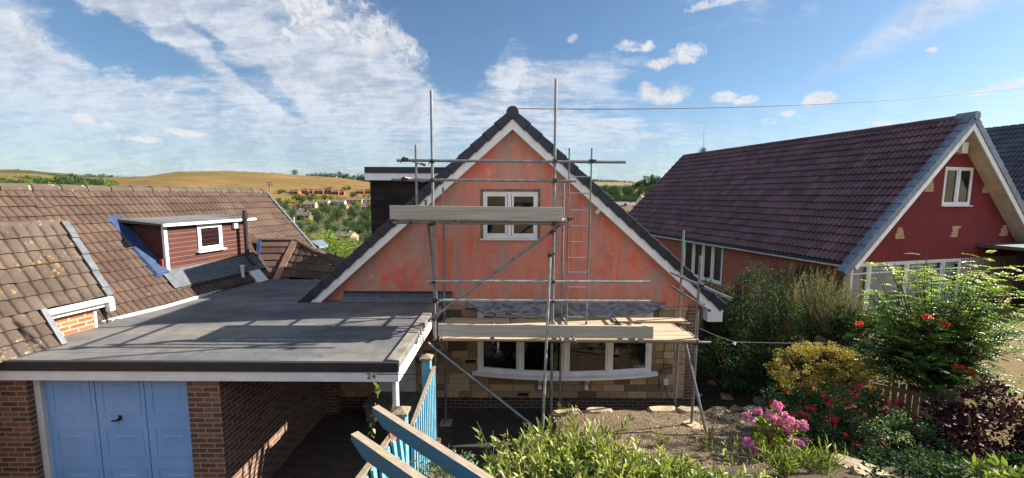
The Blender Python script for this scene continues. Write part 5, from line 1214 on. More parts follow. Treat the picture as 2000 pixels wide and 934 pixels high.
# far pylons, pole, turbine
def pylon(px, ytop, ybot, D, label, group):
    b = PY(px, ybot, D); t = PY(px, ytop, D); h = t.z-b.z; w = h*.16; root_ = thing('pylon', label, 'pylon', tuple(b), group); mb = MB(); r = .3
    for sx_ in (-1, 1):
        for sy_ in (-1, 1): mb.tube((b.x+sx_*w, b.y+sy_*w, b.z), (b.x+sx_*w*.2, b.y+sy_*w*.2, t.z), r, r*.7, 4)
    for k in range(6):
        z0 = b.z+h*k/6; z1 = b.z+h*(k+1)/6; w0_ = w*(1-.8*k/6); w1_ = w*(1-.8*(k+1)/6); mb.tube((b.x-w0_, b.y, z0), (b.x+w1_, b.y, z1), r*.6, n=4); mb.tube((b.x+w0_, b.y, z0), (b.x-w1_, b.y, z1), r*.6, n=4)
    mb.build('tower', 'steel', root_)
    for f in (.98, .84, .70): mb = MB(); mb.tube((b.x-w*1.3, b.y, b.z+h*f), (b.x+w*1.3, b.y, b.z+h*f), r*.7, n=4); mb.build('cross_arm', 'steel', root_)
pylon(356, 320, 342, 1300, 'faint lattice pylon on the golden skyline, left and taller of two', 'pylons on the far ridge')
pylon(374, 326, 341, 1500, 'faint lattice pylon on the golden skyline, right and smaller of two', 'pylons on the far ridge')
b = PY(669, 345, 1600); t = PY(669, 333, 1600); wt = thing('wind_turbine', 'tiny wind turbine on the horizon beyond the wood', 'wind turbine', tuple(b)); mb = MB(); mb.tube(b, t, .9, .6, 6); mb.build('tower', 'whitepaint', wt)
for an in (20, 140, 260): mb = MB(); mb.tube(t, t+Vector((math.cos(R(an)), 0, math.sin(R(an))))*14, .7, .2, 5); mb.build('blade', 'whitepaint', wt)
b = PY(526, 386, 90); t = PY(526, 354, 90); up_ = thing('utility_pole', 'grey utility pole rising above the ridge of the brown roof', 'pole', (b.x, b.y, b.z-9)); mb = MB(); mb.tube(b-Vector((0, 0, 9)), t, .17, .13, 8); mb.build('shaft', 'woodweather', up_)
for dz_ in (.3, .8): mb = MB(); mb.bar(t+Vector((-.8, 0, -dz_)), t+Vector((.8, 0, -dz_)), .12, .12); mb.build('cross_arm', 'woodweather', up_)
b = PY(574, 470, 60); t = PY(574, 424, 60); sp = thing('lamp_post', 'slim pale lamp post in the valley beyond the brown roof verge', 'lamp post', (b.x, b.y, b.z-4)); mb = MB(); mb.tube(b-Vector((0, 0, 4)), t, .09, .06, 8); mb.build('column', 'whitepaint', sp)
# ------------------------------------------------------------------ planting
rs = np.random.default_rng(7)
M['leaf_bank'] = leafmat('leaf_bank', ['#344c22', '#566b2e', '#808a44', '#a8a66c'], .45, .3)
M['leaf_dark'] = leafmat('leaf_dark', ['#152716', '#20371c', '#304a28', '#4c6239'], .7, .2, .2)
M['leaf_yew'] = leafmat('leaf_yew', ['#14280f', '#1f3d18', '#31561f', '#8a9a2c'], .6, .15, pos=[0, .4, .75, 1])
M['leaf_silver'] = leafmat('leaf_silver', ['#34472c', '#56684a', '#7d8b66', '#9aa37c'], .6, .25)
M['leaf_rowan'] = leafmat('leaf_rowan', ['#24452a', '#44682f', '#7a963e', '#b3ba5e'], .45, .35)
M['leaf_spirea'] = leafmat('leaf_spirea', ['#545a22', '#8a7f36', '#b09a48', '#c8ae60'], .6, .15)
M['leaf_fuchsia'] = leafmat('leaf_fuchsia', ['#16321b', '#274b27', '#44683a', '#82946c'], .65, .2, .2)
M['leaf_white'] = leafmat('leaf_white', ['#24401f', '#3d5c2f', '#6d8450', '#dfe6d2'], .5, .2, pos=[0, .45, .8, .95])
M['leaf_purple'] = leafmat('leaf_purple', ['#1c1013', '#2c181b', '#45262a', '#6b4238'], .55, .15, .25)
M['leaf_yellow'] = leafmat('leaf_yellow', ['#3c5a18', '#6d8624', '#9aa830', '#bdbd45'], .5, .3)
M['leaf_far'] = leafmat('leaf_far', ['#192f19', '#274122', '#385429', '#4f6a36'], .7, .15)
M['leaf_farhaze'] = leafmat('leaf_farhaze', ['#2c4436', '#3a5440', '#4a6448', '#5d7550'], .8, .1)  # distance haze put into the leaf colour as a bluish tint
M['leaf_farlight'] = leafmat('leaf_farlight', ['#3f5a24', '#5c752b', '#7e8e38', '#9aa04a'], .7, .2)
M['flower_red'] = leafmat('flower_red', ['#a01428', '#c81f38', '#e0384a', '#ea5f68'], .5, .2)
M['flower_pink'] = leafmat('flower_pink', ['#b0589a', '#cf78b2', '#de92c4', '#ecb2d6'], .6, .2)
M['berry'] = leafmat('berry', ['#a81c10', '#c93018', '#d84420', '#e05a2c'], .4, .1)
M['flower_yellow'] = leafmat('flower_yellow', ['#b8b020', '#cfc62c', '#dcd84a', '#e4e070'], .6, .2)
def PG(px, py, y0=1.5, dz=0):
    d = ray(px, py); d = d/d.y; y = y0
    while y < 2500:
        p = CAMP+d*y
        if p.z < ground_h(p.x, p.y)+dz: return p
        y += .05 if y < 20 else y*.004
    return None
def stems(rs_, base, tips, r, name='stem', parent=None, mat='stem', bend=.15):
    mb = MB()
    for b, t in zip(base, tips):
        b = Vector(b); t = Vector(t); m_ = b.lerp(t, .5)+Vector(rs_.normal(size=3)*bend*(t-b).length*.4)
        mb.path([b, m_, t], [r, r*.75, r*.35], 5)
    return mb.build(name, mat, parent)
def shrub(name, label, cat, c, rad, n, L, Wd, mat, seed=1, nclump=40, cr=.28, shell=.45, up=.4, group=None, nst=9, extra=None, flat=0):
    q = np.random.default_rng(seed); root = thing(name, label, cat, (c[0], c[1], ground_h(c[0], c[1])), group)
    parts = [cloud(q, c, rad, n, L, Wd, nclump, cr, shell, up, flat)]
    if extra: parts += extra
    V, F, Rn = merge(parts); arrmesh('foliage', V, F, Rn, mat, root)
    zb = ground_h(c[0], c[1])-.05; b = [(c[0]+q.normal()*.08, c[1]+q.normal()*.08, zb) for _ in range(nst)]
    t = [(c[0]+q.uniform(-.8, .8)*rad[0], c[1]+q.uniform(-.8, .8)*rad[1], c[2]+q.uniform(-.2, .7)*rad[2]) for _ in range(nst)]
    stems(q, b, t, .012+.01*max(rad), 'stems', root); return root
def spray(q, bases, tips, nper, L, Wd, droop=.1):
    """leaves set alternately along arching shoots"""
    P = []; D = []; tone = []
    for b, t in zip(bases, tips):
        b = np.array(b); t = np.array(t); ax = t-b; ln_ = np.linalg.norm(ax); a = ax/ln_; o = np.cross(a, [0, 0, 1]); o = o/max(np.linalg.norm(o), 1e-3); o2 = np.cross(a, o); tn = q.normal(.5, .14)
        for k in range(nper):
            s_ = (k+q.uniform(0, .6))/nper; s_ = .15+.85*s_; ang = k*2.4+q.uniform(-.3, .3); P.append(b+ax*s_-np.array([0, 0, droop*ln_*s_*s_]))
            D.append(a*(.75+.4*s_)+(o*math.cos(ang)+o2*math.sin(ang))*.9+np.array([0, 0, .25])); tone.append(tn+.35*(s_-.5)+q.normal()*.08)
    P = np.array(P); D = np.array(D); n = len(P); Nn = q.normal(size=(n, 3))*.4+np.array([0, 0, 1.])
    return leaves(P, D, Nn, L*q.uniform(.6, 1.2, n), Wd*q.uniform(.8, 1.2, n), np.clip(np.array(tone), 0, 1))
# the big leafy shrub on the bank nearest the camera
q = np.random.default_rng(5); ba = []; ti = []
for k in range(420):
    x = q.uniform(-.12, 1.85); ymax = np.interp(x, [-.1, .2, .9, 1.3, 1.85], [3.4, 3.85, 3.7, 3.35, 2.95]); y = q.uniform(2.1, ymax); g0 = ground_h(x, y)
    top = np.interp(y, [2.1, 3.0, 3.9], [2.60, 2.60, 2.50])+q.normal()*.06-.10*sm(.9, 1.6, x)+(.1 if x < .9 else 0)*q.random()
    an = q.uniform(0, 6.28); r_ = q.uniform(.12, .42); tx, ty = x+math.cos(an)*r_+.05, y+math.sin(an)*r_*.7
    ba.append((x-.5*(tx-x), y-.5*(ty-y), g0-.03)); ti.append((tx, ty, max(top, g0+.15)))
fs = thing('willow_leaved_shrub', 'big light green shrub of narrow leaves filling the bottom centre of the photo', 'shrub', (1, 3.1, 2.1))
V, F, Rn = spray(q, ba, ti, 26, .092, .028, .10); arrmesh('foliage', V, F, Rn, 'leaf_bank', fs); stems(q, ba[::2], ti[::2], .006, 'stems', fs)
V, F, Rn = cloud(q, (.8, 2.95, 2.28), (1.0, .75, .30), 9000, .075, .022, 90, .25, .3); arrmesh('inner_foliage', V, F, Rn, 'leaf_bank', fs)
V, F, Rn = cloud(q, (.55, 3.1, 2.45), (.75, .6, .22), 350, .075, .02, 60, .2, .7); arrmesh('dry_leaves', V, F, Rn, leafmat('leaf_dry', ['#8a7a4a', '#a89a62', '#b8b080'], .6, .2), fs)
# fern in front of the raker
p = PY(1072, 815, 4.1)
fn = thing('fern', 'feathery green fern frond beside the bright scaffold tube foot', 'fern', (p.x, p.y, ground_h(p.x, p.y)))
P = []; D = []; 
for k in range(9):
    an = k*.7; d0 = np.array([math.cos(an)*.5, math.sin(an)*.5, 1]); d0 /= np.linalg.norm(d0)
    for s_ in np.linspace(.1, 1, 22):
        c0 = np.array([p.x, p.y, p.z-.45])+d0*s_*.5+np.array([0, 0, -.12*s_*s_]); sd = np.cross(d0, [0, 0, 1]); 
        for sg in (-1, 1): P.append(c0); D.append(sd*sg+d0*.4)
P = np.array(P); D = np.array(D); sz = np.tile(np.repeat(np.linspace(1, .2, 22), 2), 9)
V, F, Rn = leaves(P, D, np.tile([0, 0, 1.], (len(P), 1)), .09*sz, .016*np.ones(len(P)), rs.uniform(.2, .6, len(P))); arrmesh('frond', V, F, Rn, 'leaf_bank', fn)
shrub('euphorbia', 'grey green small leaved plant against the turquoise pickets', 'plant', (-.52, 3.05, 2.35), (.26, .28, .34), 1100, .045, .02, 'leaf_silver', 3, 18, .35)
shrub('yellow_flowered_plant', 'low plant with bright yellow heads beside the beams at the photo bottom', 'plant', (-.38, 2.55, 2.45), (.2, .16, .14), 500, .03, .018, 'flower_yellow', 4, 12, .3)
q = np.random.default_rng(9); tipb = PZ(733, 793, zb_); cl_ = thing('climbing_plant', 'thin climber with red hips dangling at the cut end of the upper beam', 'climber', tuple(tipb))
ba = [tuple(tipb+Vector((.02, 0, .06))), tuple(tipb+Vector((0, 0, .02))), tuple(tipb+Vector((.12, .02, .0)))]; ti = [tuple(tipb+Vector((.0, .02, .16))), tuple(tipb+Vector((-.04, 0, -.24))), tuple(tipb+Vector((.10, .05, -.30)))]
V, F, Rn = spray(q, ba, ti, 9, .045, .028, 0); arrmesh('foliage', V, F, Rn, 'leaf_bank', cl_); stems(q, ba, ti, .004, 'stems', cl_); V, F, Rn = cloud(q, tuple(tipb+Vector((.11, .04, -.24))), (.02, .02, .09), 40, .02, .014, 5, .4); arrmesh('hips', V, F, Rn, 'flower_red', cl_)
# hydrangea in its pot
hp = PG(1503, 893); hp = hp or PY(1503, 893, 6); HY = hp.y; hy = thing('hydrangea', 'pink mophead hydrangea in a clay pot by the gravel path', 'flowering plant', tuple(hp))
pot = MB(); prof = [(.10, 0), (.15, .2), (.17, .22), (.17, .26), (.15, .26)]
for (r0, z0), (r1, z1) in zip(prof, prof[1:]): pot.tube(hp+Vector((0, 0, z0)), hp+Vector((0, 0, z1+.0001)), r0, r1, 20, caps=False)
pot.build('pot', 'terracotta', None, 'round clay pot under the pink hydrangea', 'plant pot', smooth=True)
q = np.random.default_rng(12); heads = [(1518, 793, .085), (1480, 803, .06), (1461, 816, .095), (1506, 814, .085), (1530, 812, .06), (1540, 822, .09), (1523, 824, .075), (1567, 831, .08), (1538, 840, .075), (1482, 851, .075), (1496, 858, .06), (1512, 860, .11), (1459, 864, .085), (1480, 879, .10), (1545, 872, .10), (1560, 867, .075), (1571, 861, .065), (1520, 876, .08), (1528, 815, .07)]
st_b = []; st_t = []
for (px, py, r_) in heads:
    c0 = PY(px, py, HY+q.uniform(-.25, .15)); V, F, Rn = cloud(q, tuple(c0), (r_*.74, r_*.74, r_*.62), 260, .028, .026, 26, .30, .75, 0); arrmesh('flower_head', V, F, Rn, 'flower_pink', hy); st_b.append(tuple(hp+Vector((q.normal()*.04, 0, .22)))); st_t.append(tuple(c0))
stems(q, st_b, st_t, .006, 'stems', hy); c0 = PY(1510, 842, HY); V, F, Rn = cloud(q, tuple(c0), (.36, .3, .26), 420, .075, .045, 30, .3, .4); arrmesh('foliage', V, F, Rn, 'leaf_yellow', hy)
# spirea, fuchsia and their neighbours
c0 = PY(1603, 722, 7.7); shrub('spirea', 'rounded golden orange spirea mound in front of the timber rail', 'shrub', (c0.x, c0.y, c0.z-.12), (.84, .70, .58), 15000, .030, .024, 'leaf_spirea', 21, 260, .13, .88)
c0 = PY(1640, 815, 6.5); fu = shrub('fuchsia', 'wide fuchsia bush hung with red flowers beside the hydrangea', 'shrub', (c0.x, c0.y, c0.z-.05), (1.12, .75, .52), 11000, .045, .026, 'leaf_fuchsia', 22, 150, .2, .7)
V, F, Rn = cloud(q, (c0.x, c0.y-.10, c0.z), (1.16, .80, .56), 2200, .045, .022, 120, .045, .92, -.8); arrmesh('flowers', V, F, Rn, 'flower_red', fu)
c0 = PY(1745, 872, 5.5); shrub('variegated_shrub', 'pale speckled small leaved shrub between fuchsia and purple bush', 'shrub', (c0.x, c0.y, c0.z), (.62, .5, .50), 6500, .035, .022, 'leaf_white', 23, 80, .2, .6)
c0 = PY(1945, 838, 5.4); shrub('purple_leaved_bush', 'dark purple leaved bush in the lower right corner', 'shrub', (c0.x, c0.y, c0.z-.05), (.92, .6, .62), 8500, .07, .045, 'leaf_purple', 24, 80, .22, .6)
c0 = PY(1965, 915, 3.2); shrub('laurel', 'bright green leaves poking up at the bottom right corner', 'shrub', (c0.x+.1, c0.y, c0.z-.22), (.3, .25, .22), 320, .10, .04, 'leaf_bank', 25, 20, .3)
# taller shrubs along the side of the house
def tall(name, label, px, py0, Y, w, zt_, mat, n, seed, L=.06, Wd=.03, shell=.5, **k):
    c0 = PY(px, py0, Y); g0 = ground_h(c0.x, Y); top = PY(px, zt_, Y).z; h = (top-g0)/2
    return shrub(name, label, 'shrub', (c0.x, Y, g0+h), (w, w*.8, h), n, L, Wd, mat, seed, 90, .24, shell, **k)
tall('dark_evergreen', 'dark evergreen bush nearest the scaffold corner under the side windows', 1425, 600, 10.4, .85, 545, 'leaf_dark', 9000, 31)
tall('golden_tipped_conifer', 'dark conifer with golden upright tips behind the spirea', 1475, 600, 9.9, .8, 520, 'leaf_yew', 11000, 32, .05, .014)
tall('yew_bush', 'yellow tipped yew standing right of the golden conifer', 1530, 630, 9.3, .62, 585, 'leaf_yew', 7500, 33, .05, .016)
tall('dark_evergreen', 'low dark evergreen at the foot of the conifers by the path', 1440, 690, 9.0, .9, 650, 'leaf_dark', 7500, 34)
tall('dark_evergreen', 'dark laurel bush against the brick side wall, behind the feathery shrub', 1570, 600, 11.6, 1.0, 515, 'leaf_dark', 8000, 35)
tall('dark_evergreen', 'dark bush filling the gap behind the rowan trunk', 1690, 660, 8.6, .9, 600, 'leaf_dark', 8000, 36)
def spiky(name, label, px, Y, w, ytop, n, mat, seed, L=.05, Wd=.014):
    q = np.random.default_rng(seed); c0 = PY(px, 600, Y); g0 = ground_h(c0.x, Y); top = PY(px, ytop, Y).z; root = thing(name, label, 'shrub', (c0.x, Y, g0))
    ba = [(c0.x+q.normal()*.1, Y+q.normal()*.1, g0) for _ in range(n)]; ti = []
    for _ in range(n): r_ = q.uniform(0, 1)**.6; an = q.uniform(0, 6.28); ti.append((c0.x+math.cos(an)*r_*w, Y+math.sin(an)*r_*w*.8, g0+(top-g0)*(1-.35*r_*r_)*q.uniform(.6, 1.03)))
    V, F, Rn = spray(q, ba, ti, 34, L, Wd, .03); arrmesh('foliage', V, F, Rn, mat, root); stems(q, ba, ti, .008, 'stems', root, bend=.1); return root
spiky('feathery_shrub', 'grey green feathery shrub with pale plumes behind the yew', 1600, 9.7, .85, 515, 230, 'leaf_silver', 41)
spiky('feathery_shrub', 'pale plumed shrub half hidden by the left side of the rowan', 1655, 9.0, .75, 540, 190, 'leaf_silver', 42)
spiky('feathery_shrub', 'thin wispy shrub under the eaves of the brick side wall', 1530, 11.0, .9, 500, 140, 'leaf_silver', 43)
# rowan
def rowan():
    q = np.random.default_rng(51); Y = 6.75; b = PY(1812, 806, Y); g0 = ground_h(b.x, Y); root = thing('rowan_tree', 'young rowan tree with feathery leaves and red berry clusters in front of the red house', 'tree', (b.x, Y, g0))
    tr_ = MB(); cz = PY(1812, 650, Y).z; top = PY(1812, 520, Y).z
    tr_.path([Vector((b.x, Y, g0-.05)), Vector((b.x+.02, Y+.02, lerp(g0, cz, .5))), Vector((b.x-.02, Y, cz))], [.045, .038, .028], 8)
    limbs = []
    for k in range(270):
        an = q.uniform(0, 6.28); r_ = q.uniform(.1, 1)**.6; rx = 1.35 if math.cos(an) > 0 else 1.34
        if k < 60: fz = q.uniform(.75, 1.12); r_ *= .95      # upright shoots
        else: fz = q.uniform(-.95, .70)*(1-.30*r_*r_)
        e = Vector((b.x+math.cos(an)*r_*rx, Y+math.sin(an)*r_*.9, lerp(cz, top, fz)))
        s0 = Vector((b.x, Y, lerp(lerp(g0, cz, .25), cz, q.random()))); m_ = s0.lerp(e, .55)+Vector((0, 0, -.12 if k < 60 else .0)); tr_.path([s0, m_, e], [.013, .008, .003], 5); limbs.append((s0, m_, e))
    tr_.build('trunk', 'trunk', root)
    P = []; D = []; Ls = []; Ws = []; tn = []
    for (s0, m_, e) in limbs:
        for k in range(9):
            f = q.uniform(.4, 1.0); p0 = np.array(m_.lerp(e, (f-.5)*2) if f > .5 else s0.lerp(m_, f*2)); an = q.uniform(0, 6.28); d = np.array([math.cos(an), math.sin(an), q.uniform(-.1, .6)]); d /= np.linalg.norm(d); fl = q.uniform(.16, .24); p0 = p0+q.normal(size=3)*.05
            sd = np.cross(d, [0, 0, 1]); sd /= max(1e-3, np.linalg.norm(sd)); t = q.normal(.42, .18)+.32*(p0[2]-cz)/(top-cz)  # crown shading put into leaf tone: darker low, yellower on top
            for j in range(7):
                c = p0+d*fl*(j/6)-np.array([0, 0, .05*(j/6)**2])
                for sg in ((-1, 1) if j < 6 else (0,)):
                    P.append(c); D.append(sd*sg+d*.45 if sg else d); Ls.append(.062*(1-.35*abs(j/6-.45))); Ws.append(.027); tn.append(t+q.normal()*.05)
    P = np.array(P); V, F, Rn = leaves(P, np.array(D), q.normal(size=P.shape)*.25+np.array([0, 0, 1.]), np.array(Ls), np.array(Ws), np.clip(np.array(tn), 0, 1)); arrmesh('crown', V, F, Rn, 'leaf_rowan', root)
    for (px, py) in ((1810, 619), (1846, 634), (1676, 632), (1898, 730), (1870, 716)):
        c0 = PY(px, py, Y-.75 if px < 1860 else Y-.6); V, F, Rn = cloud(q, tuple(c0), (.075, .06, .04), 160, .018, .018, 20, .3, .5, 0); arrmesh('berry_cluster', V, F, Rn, 'berry', root)
rowan()
V, F, Rn = merge([cloud(q, (lx, ly, ground_h(lx, ly)+.05), (.38, .3, .12), 420, .05, .028, 14, .4, .3) for lx, ly in [(q.uniform(3.3, 7.6), q.uniform(3.2, 6.2)) for _ in range(44)] if not (lx < 4.5 and ly > 5.0)])
tag(arrmesh('ground_cover', V, F, Rn, 'leaf_dark'), 'dark creeping ground cover under the shrubs at lower right', kind='stuff')
V, F, Rn = merge([cloud(q, (lx, ly, ground_h(lx, ly)+.1), (.6, .6, .3), 700, .06, .03, 18, .4, .3) for lx, ly in [(q.uniform(5.2, 8.0), q.uniform(7.2, 11.5)) for _ in range(26)]])
tag(arrmesh('undergrowth', V, F, Rn, 'leaf_dark'), 'dense dark undergrowth between the side path and the fence', kind='stuff')
# small plants in the beds
def tuft(name, label, px, py, h, n, L, Wd, mat, seed, cat='plant', sp=.4):
    q = np.random.default_rng(seed); p = PG(px, py); 
    if p is None: return
    root = thing(name, label, cat, tuple(p)); ba = [(p.x+q.normal()*.03, p.y+q.normal()*.03, p.z-.02) for _ in range(n)]; ti = [(p.x+q.normal()*h*sp, p.y+q.normal()*h*sp, p.z+h*q.uniform(.6, 1.1)) for _ in range(n)]
    V, F, Rn = spray(q, ba, ti, 8, L, Wd, .1); arrmesh('foliage', V, F, Rn, mat, root); stems(q, ba, ti, .003, 'stems', root)
tuft('seedling', 'fresh green seedling by the kerb stones left of the gravel', 1108, 812, .28, 7, .08, .018, 'leaf_bank', 61)
tuft('seedling', 'light green seedling at the foot of the right scaffold sole board', 1388, 858, .2, 8, .08, .02, 'leaf_bank', 62)
tuft('seedling', 'leafy seedling in the middle of the gravel bed', 1290, 872, .24, 8, .08, .02, 'leaf_bank', 63)
tuft('seedling', 'small seedling between the board and the gravel path', 1372, 880, .2, 7, .08, .02, 'leaf_bank', 64)
tuft('seedling', 'tall pointed seedling right of the big willow leaved shrub', 1432, 915, .35, 9, .08, .02, 'leaf_bank', 65)
tuft('hosta', 'small hosta with round leaves at the edge of the dark bed', 1468, 768, .3, 14, .10, .07, 'leaf_fuchsia', 66, sp=.6)
tuft('hosta', 'low leafy clump beside the path under the evergreens', 1402, 716, .25, 12, .10, .07, 'leaf_dark', 67, sp=.7)
tuft('grass_clump', 'clump of grassy leaves below the fuchsia', 1590, 925, .3, 26, .14, .012, 'leaf_bank', 68, sp=.5)
tuft('grass_clump', 'clump of grassy leaves at the bottom edge below the clay pot', 1530, 930, .25, 26, .14, .012, 'leaf_bank', 69, sp=.5)
p = PY(856, 900, 4.9)
# stones
def rock(px, py, w, d, h, label, mat='rock', rot=0, seed=0):
    q = random.Random(seed+px); p = PG(px, py)
    if p is None: return
    n = 9; mb = MB(Matrix.Translation((p.x, p.y, p.z-.03)) @ Matrix.Rotation(R(rot), 4, 'Z')); ring = []
    for k in range(n): a = 2*math.pi*k/n+q.uniform(-.2, .2); f = q.uniform(.8, 1.1); sq = max(abs(math.cos(a)), abs(math.sin(a))); ring.append((math.cos(a)/sq*w/2*f, math.sin(a)/sq*d/2*f))
    lo = [(x, y, -.05) for x, y in ring]; mi = [(x*1.02, y*1.02, h*.6) for x, y in ring]; hi = [(x*.86, y*.86, h+q.uniform(-.012, .012)) for x, y in ring]
    for A, B in ((lo, mi), (mi, hi)):
        for k in range(n): mb.poly([A[k], A[(k+1) % n], B[(k+1) % n], B[k]])
    mb.poly(hi); o = mb.build('garden_rock', mat, bevel=.012); return tag(o, label, 'rock')
for k, (px, py, w, lab) in enumerate([(1106, 808, .62, 'leftmost flat stone edging the back of the gravel bed'), (1168, 806, .58, 'long flat edging stone between the left seedling and the thin middle stone'), (1226, 803, .55, 'thin middle edging stone below the right bay bracket'), (1290, 804, .62, 'flat edging stone below the meter box'), (1346, 805, .5, 'edging stone just left of the right scaffold foot')]): rock(px, py, w, .24, .10, lab, 'rock', seed=k)
for k, (px, py, w, d, rot, lab) in enumerate([(1404, 806, .55, .35, 10, 'broad flat stone right of the scaffold foot'), (1440, 800, .3, .25, 40, 'small stone between the broad flat stone and the path edge'), (1428, 778, .5, .22, -50, 'long pale stone on the edge of the side path'), (1400, 752, .45, .2, -55, 'long stone along the side path below the evergreens'), (1470, 802, .34, .3, 20, 'pale stone at the bend of the path edge above the hydrangea'), (1492, 782, .4, .3, 5, 'pale flat stone slab beside the hosta'), (1520, 778, .4, .22, 0, 'thin flat slab right of the hosta stone'), (1680, 918, .5, .35, -30, 'buff stone slab under the red fuchsia flowers'), (1700, 928, .4, .3, 20, 'second buff slab at the photo bottom below the speckled shrub'), (1608, 885, .25, .15, -40, 'small buff stone in the shade of the fuchsia'), (945, 838, .35, .25, 0, 'grey stone in the shaded yard left of the leafy shrub'), (1240, 905, .3, .2, 15, 'pale stone among the leaves of the gravel bed')]): rock(px, py, w, d, .07, lab, 'rockgrey' if k in (5, 6, 10) else 'rock', rot, k)
q = np.random.default_rng(88)   # fallen leaves and twigs on the bed
vs_ = []
P = np.array([[x, y, ground_h(x, y)+.035] for x, y in zip(q.uniform(.7, 5.0, 420), q.uniform(4.3, 7.6, 420))]); an = q.uniform(0, 6.28, 420)
V, F, Rn = leaves(P, np.stack([np.cos(an), np.sin(an), q.normal(size=420)*.2], 1), np.tile([0, 0, 1.], (420, 1)), q.uniform(.03, .08, 420), q.uniform(.01, .03, 420), q.random(420))
tag(arrmesh('fallen_leaves', V, F, Rn, leafmat('litter', ['#4a3a26', '#7a6238', '#9a8450', '#5f6a34'], .9, .1)), 'dry fallen leaves scattered over the gravel bed', kind='stuff')
# gravel
q = np.random.default_rng(77); n = 5200; X = q.uniform(.5, 4.8, n); Yv = q.uniform(4.4, 7.7, n); V = []; F = []; base = np.array([[1, 0, -.5], [0, 1, -.5], [-1, 0, -.5], [0, -1, -.5], [0, 0, .8]])
Fb = np.array([[0, 1, 4], [1, 2, 4], [2, 3, 4], [3, 0, 4]]); vs = []; fs_ = []; tn = []
for k in range(n):
    s_ = q.uniform(.006, .018); a = q.uniform(0, 6.28); c_, s2 = math.cos(a), math.sin(a); b = base*q.uniform(.6, 1.3, (5, 3))*s_; b = np.stack([b[:, 0]*c_-b[:, 1]*s2, b[:, 0]*s2+b[:, 1]*c_, b[:, 2]], 1)
    z = ground_h(X[k], Yv[k])+.035*mnoise.noise(Vector((X[k]*2.2, Yv[k]*2.2, 0)))+.015*mnoise.noise(Vector((X[k]*7, Yv[k]*7, 5)))+.006
    vs.append(b+np.array([X[k], Yv[k], z])); fs_.append(Fb+5*k); tn += [q.random()]*5
M['gravel'] = leafmat('gravel_chips', ['#4a4036', '#6e604e', '#8f7f68', '#b0a08a'], .95, 0.0)
tag(arrmesh('gravel', np.concatenate(vs), np.concatenate(fs_), np.array(tn), 'gravel'), 'loose gravel chips over the front bed', kind='stuff')
# ------------------------------------------------------------------ valley: trees and houses
protos = {}
def tree_mesh(key, n, L, mat, seed, ncl=26):
    q = np.random.default_rng(seed); V, F, Rn = merge([cloud(q, (0, 0, 0), (1, 1, .95), n, L, L*.7, ncl, .36, .45, .3), cloud(q, (0, 0, -.1), (.7, .7, .7), n//4, L*1.2, L, 10, .5, .2)]); o = arrmesh('crown', V, F, Rn, mat); me_ = o.data; bpy.data.objects.remove(o)
    mb = MB(); mb.path([Vector((0, 0, -2.2)), Vector((.03, .02, -.9)), Vector((0, 0, .2))], [.12, .09, .04], 6)
    for k in range(4): a = k*1.6; mb.path([Vector((0, 0, -.9+.2*k)), Vector((math.cos(a)*.5, math.sin(a)*.5, -.2+.15*k))], [.05, .02], 5)
    t = mb.build('trunk', 'trunk'); tm = t.data; bpy.data.objects.remove(t); protos[key] = (me_, tm)
for k in range(3): tree_mesh(('far', k), 420, .20, 'leaf_far', 100+k); tree_mesh(('blue', k), 300, .22, 'leaf_farhaze', 110+k); tree_mesh(('light', k), 420, .20, 'leaf_farlight', 120+k); tree_mesh(('mid', k), 2600, .085, 'leaf_far', 130+k, 44)
tree_mesh(('midl', 0), 5200, .075, 'leaf_farlight', 140, 60)
q = np.random.default_rng(200)
def tree(px, py, rpx, kind, label, group, D=None, sq=1.0):
    base = PG(px, py+rpx*1.0, 14) if D is None else None
    if base is None: D = D or 1000; c0 = PY(px, py, D)
    else: D = base.y; c0 = PY(px, py, D)
    r_ = rpx/800*D; key = (kind, int(q.integers(0, 3)) if kind != 'midl' else 0); cm, tm = protos[key]
    g0 = ground_h(c0.x, c0.y); root = thing('tree', label, 'tree', (c0.x, c0.y, min(g0, c0.z-r_)), group)
    ang = q.uniform(0, 6.28)
    for nm, me_ in (('crown', cm), ('trunk', tm)):
        o = bpy.data.objects.new(nm, me_); o.scale = (r_*q.uniform(.95, 1.15), r_, r_*sq*(1 if nm == 'crown' else max(1, (c0.z-g0)/2.1/r_))); o.rotation_euler = (0, 0, ang); C.objects.link(o); o.parent = root; o.location = (0, 0, c0.z-root.location.z)
G1 = 'trees in the valley between the houses'; G2 = 'trees of the belt beyond the left roof'; G3 = 'distant trees along the skyline'; G4 = 'trees beyond the maroon roof'
VT = ['largest round dark tree, right of the nearest buff house in the valley', 'round tree just right of the largest one among the pale houses', 'third round tree from the left in front of the long terrace', 'round tree half cut by the left edge of the black dormer', 'tall dark tree above the yellow green tree, near the dormer', 'dark tree low beside the foot of the black dormer', 'smaller tree behind and between the two largest round trees', 'dark tree between the roof verge and the nearest buff house', 'dark tree close above the brown roof verge', 'small tree in the gap below the round trees']
for (px, py, r_, k), lb in zip([(621, 420, 18, 'mid'), (659, 416, 17, 'mid'), (690, 414, 15, 'mid'), (716, 422, 17, 'mid'), (697, 445, 19, 'mid'), (719, 465, 15, 'mid'), (636, 407, 13, 'mid'), (566, 424, 11, 'mid'), (555, 404, 11, 'mid'), (675, 436, 9, 'mid')], VT): tree(px, py, r_, k, lb, G1)
HB = ['left of the brick terraces', 'below the middle brick terraces', 'below the right brick terraces', 'close to the black dormer']
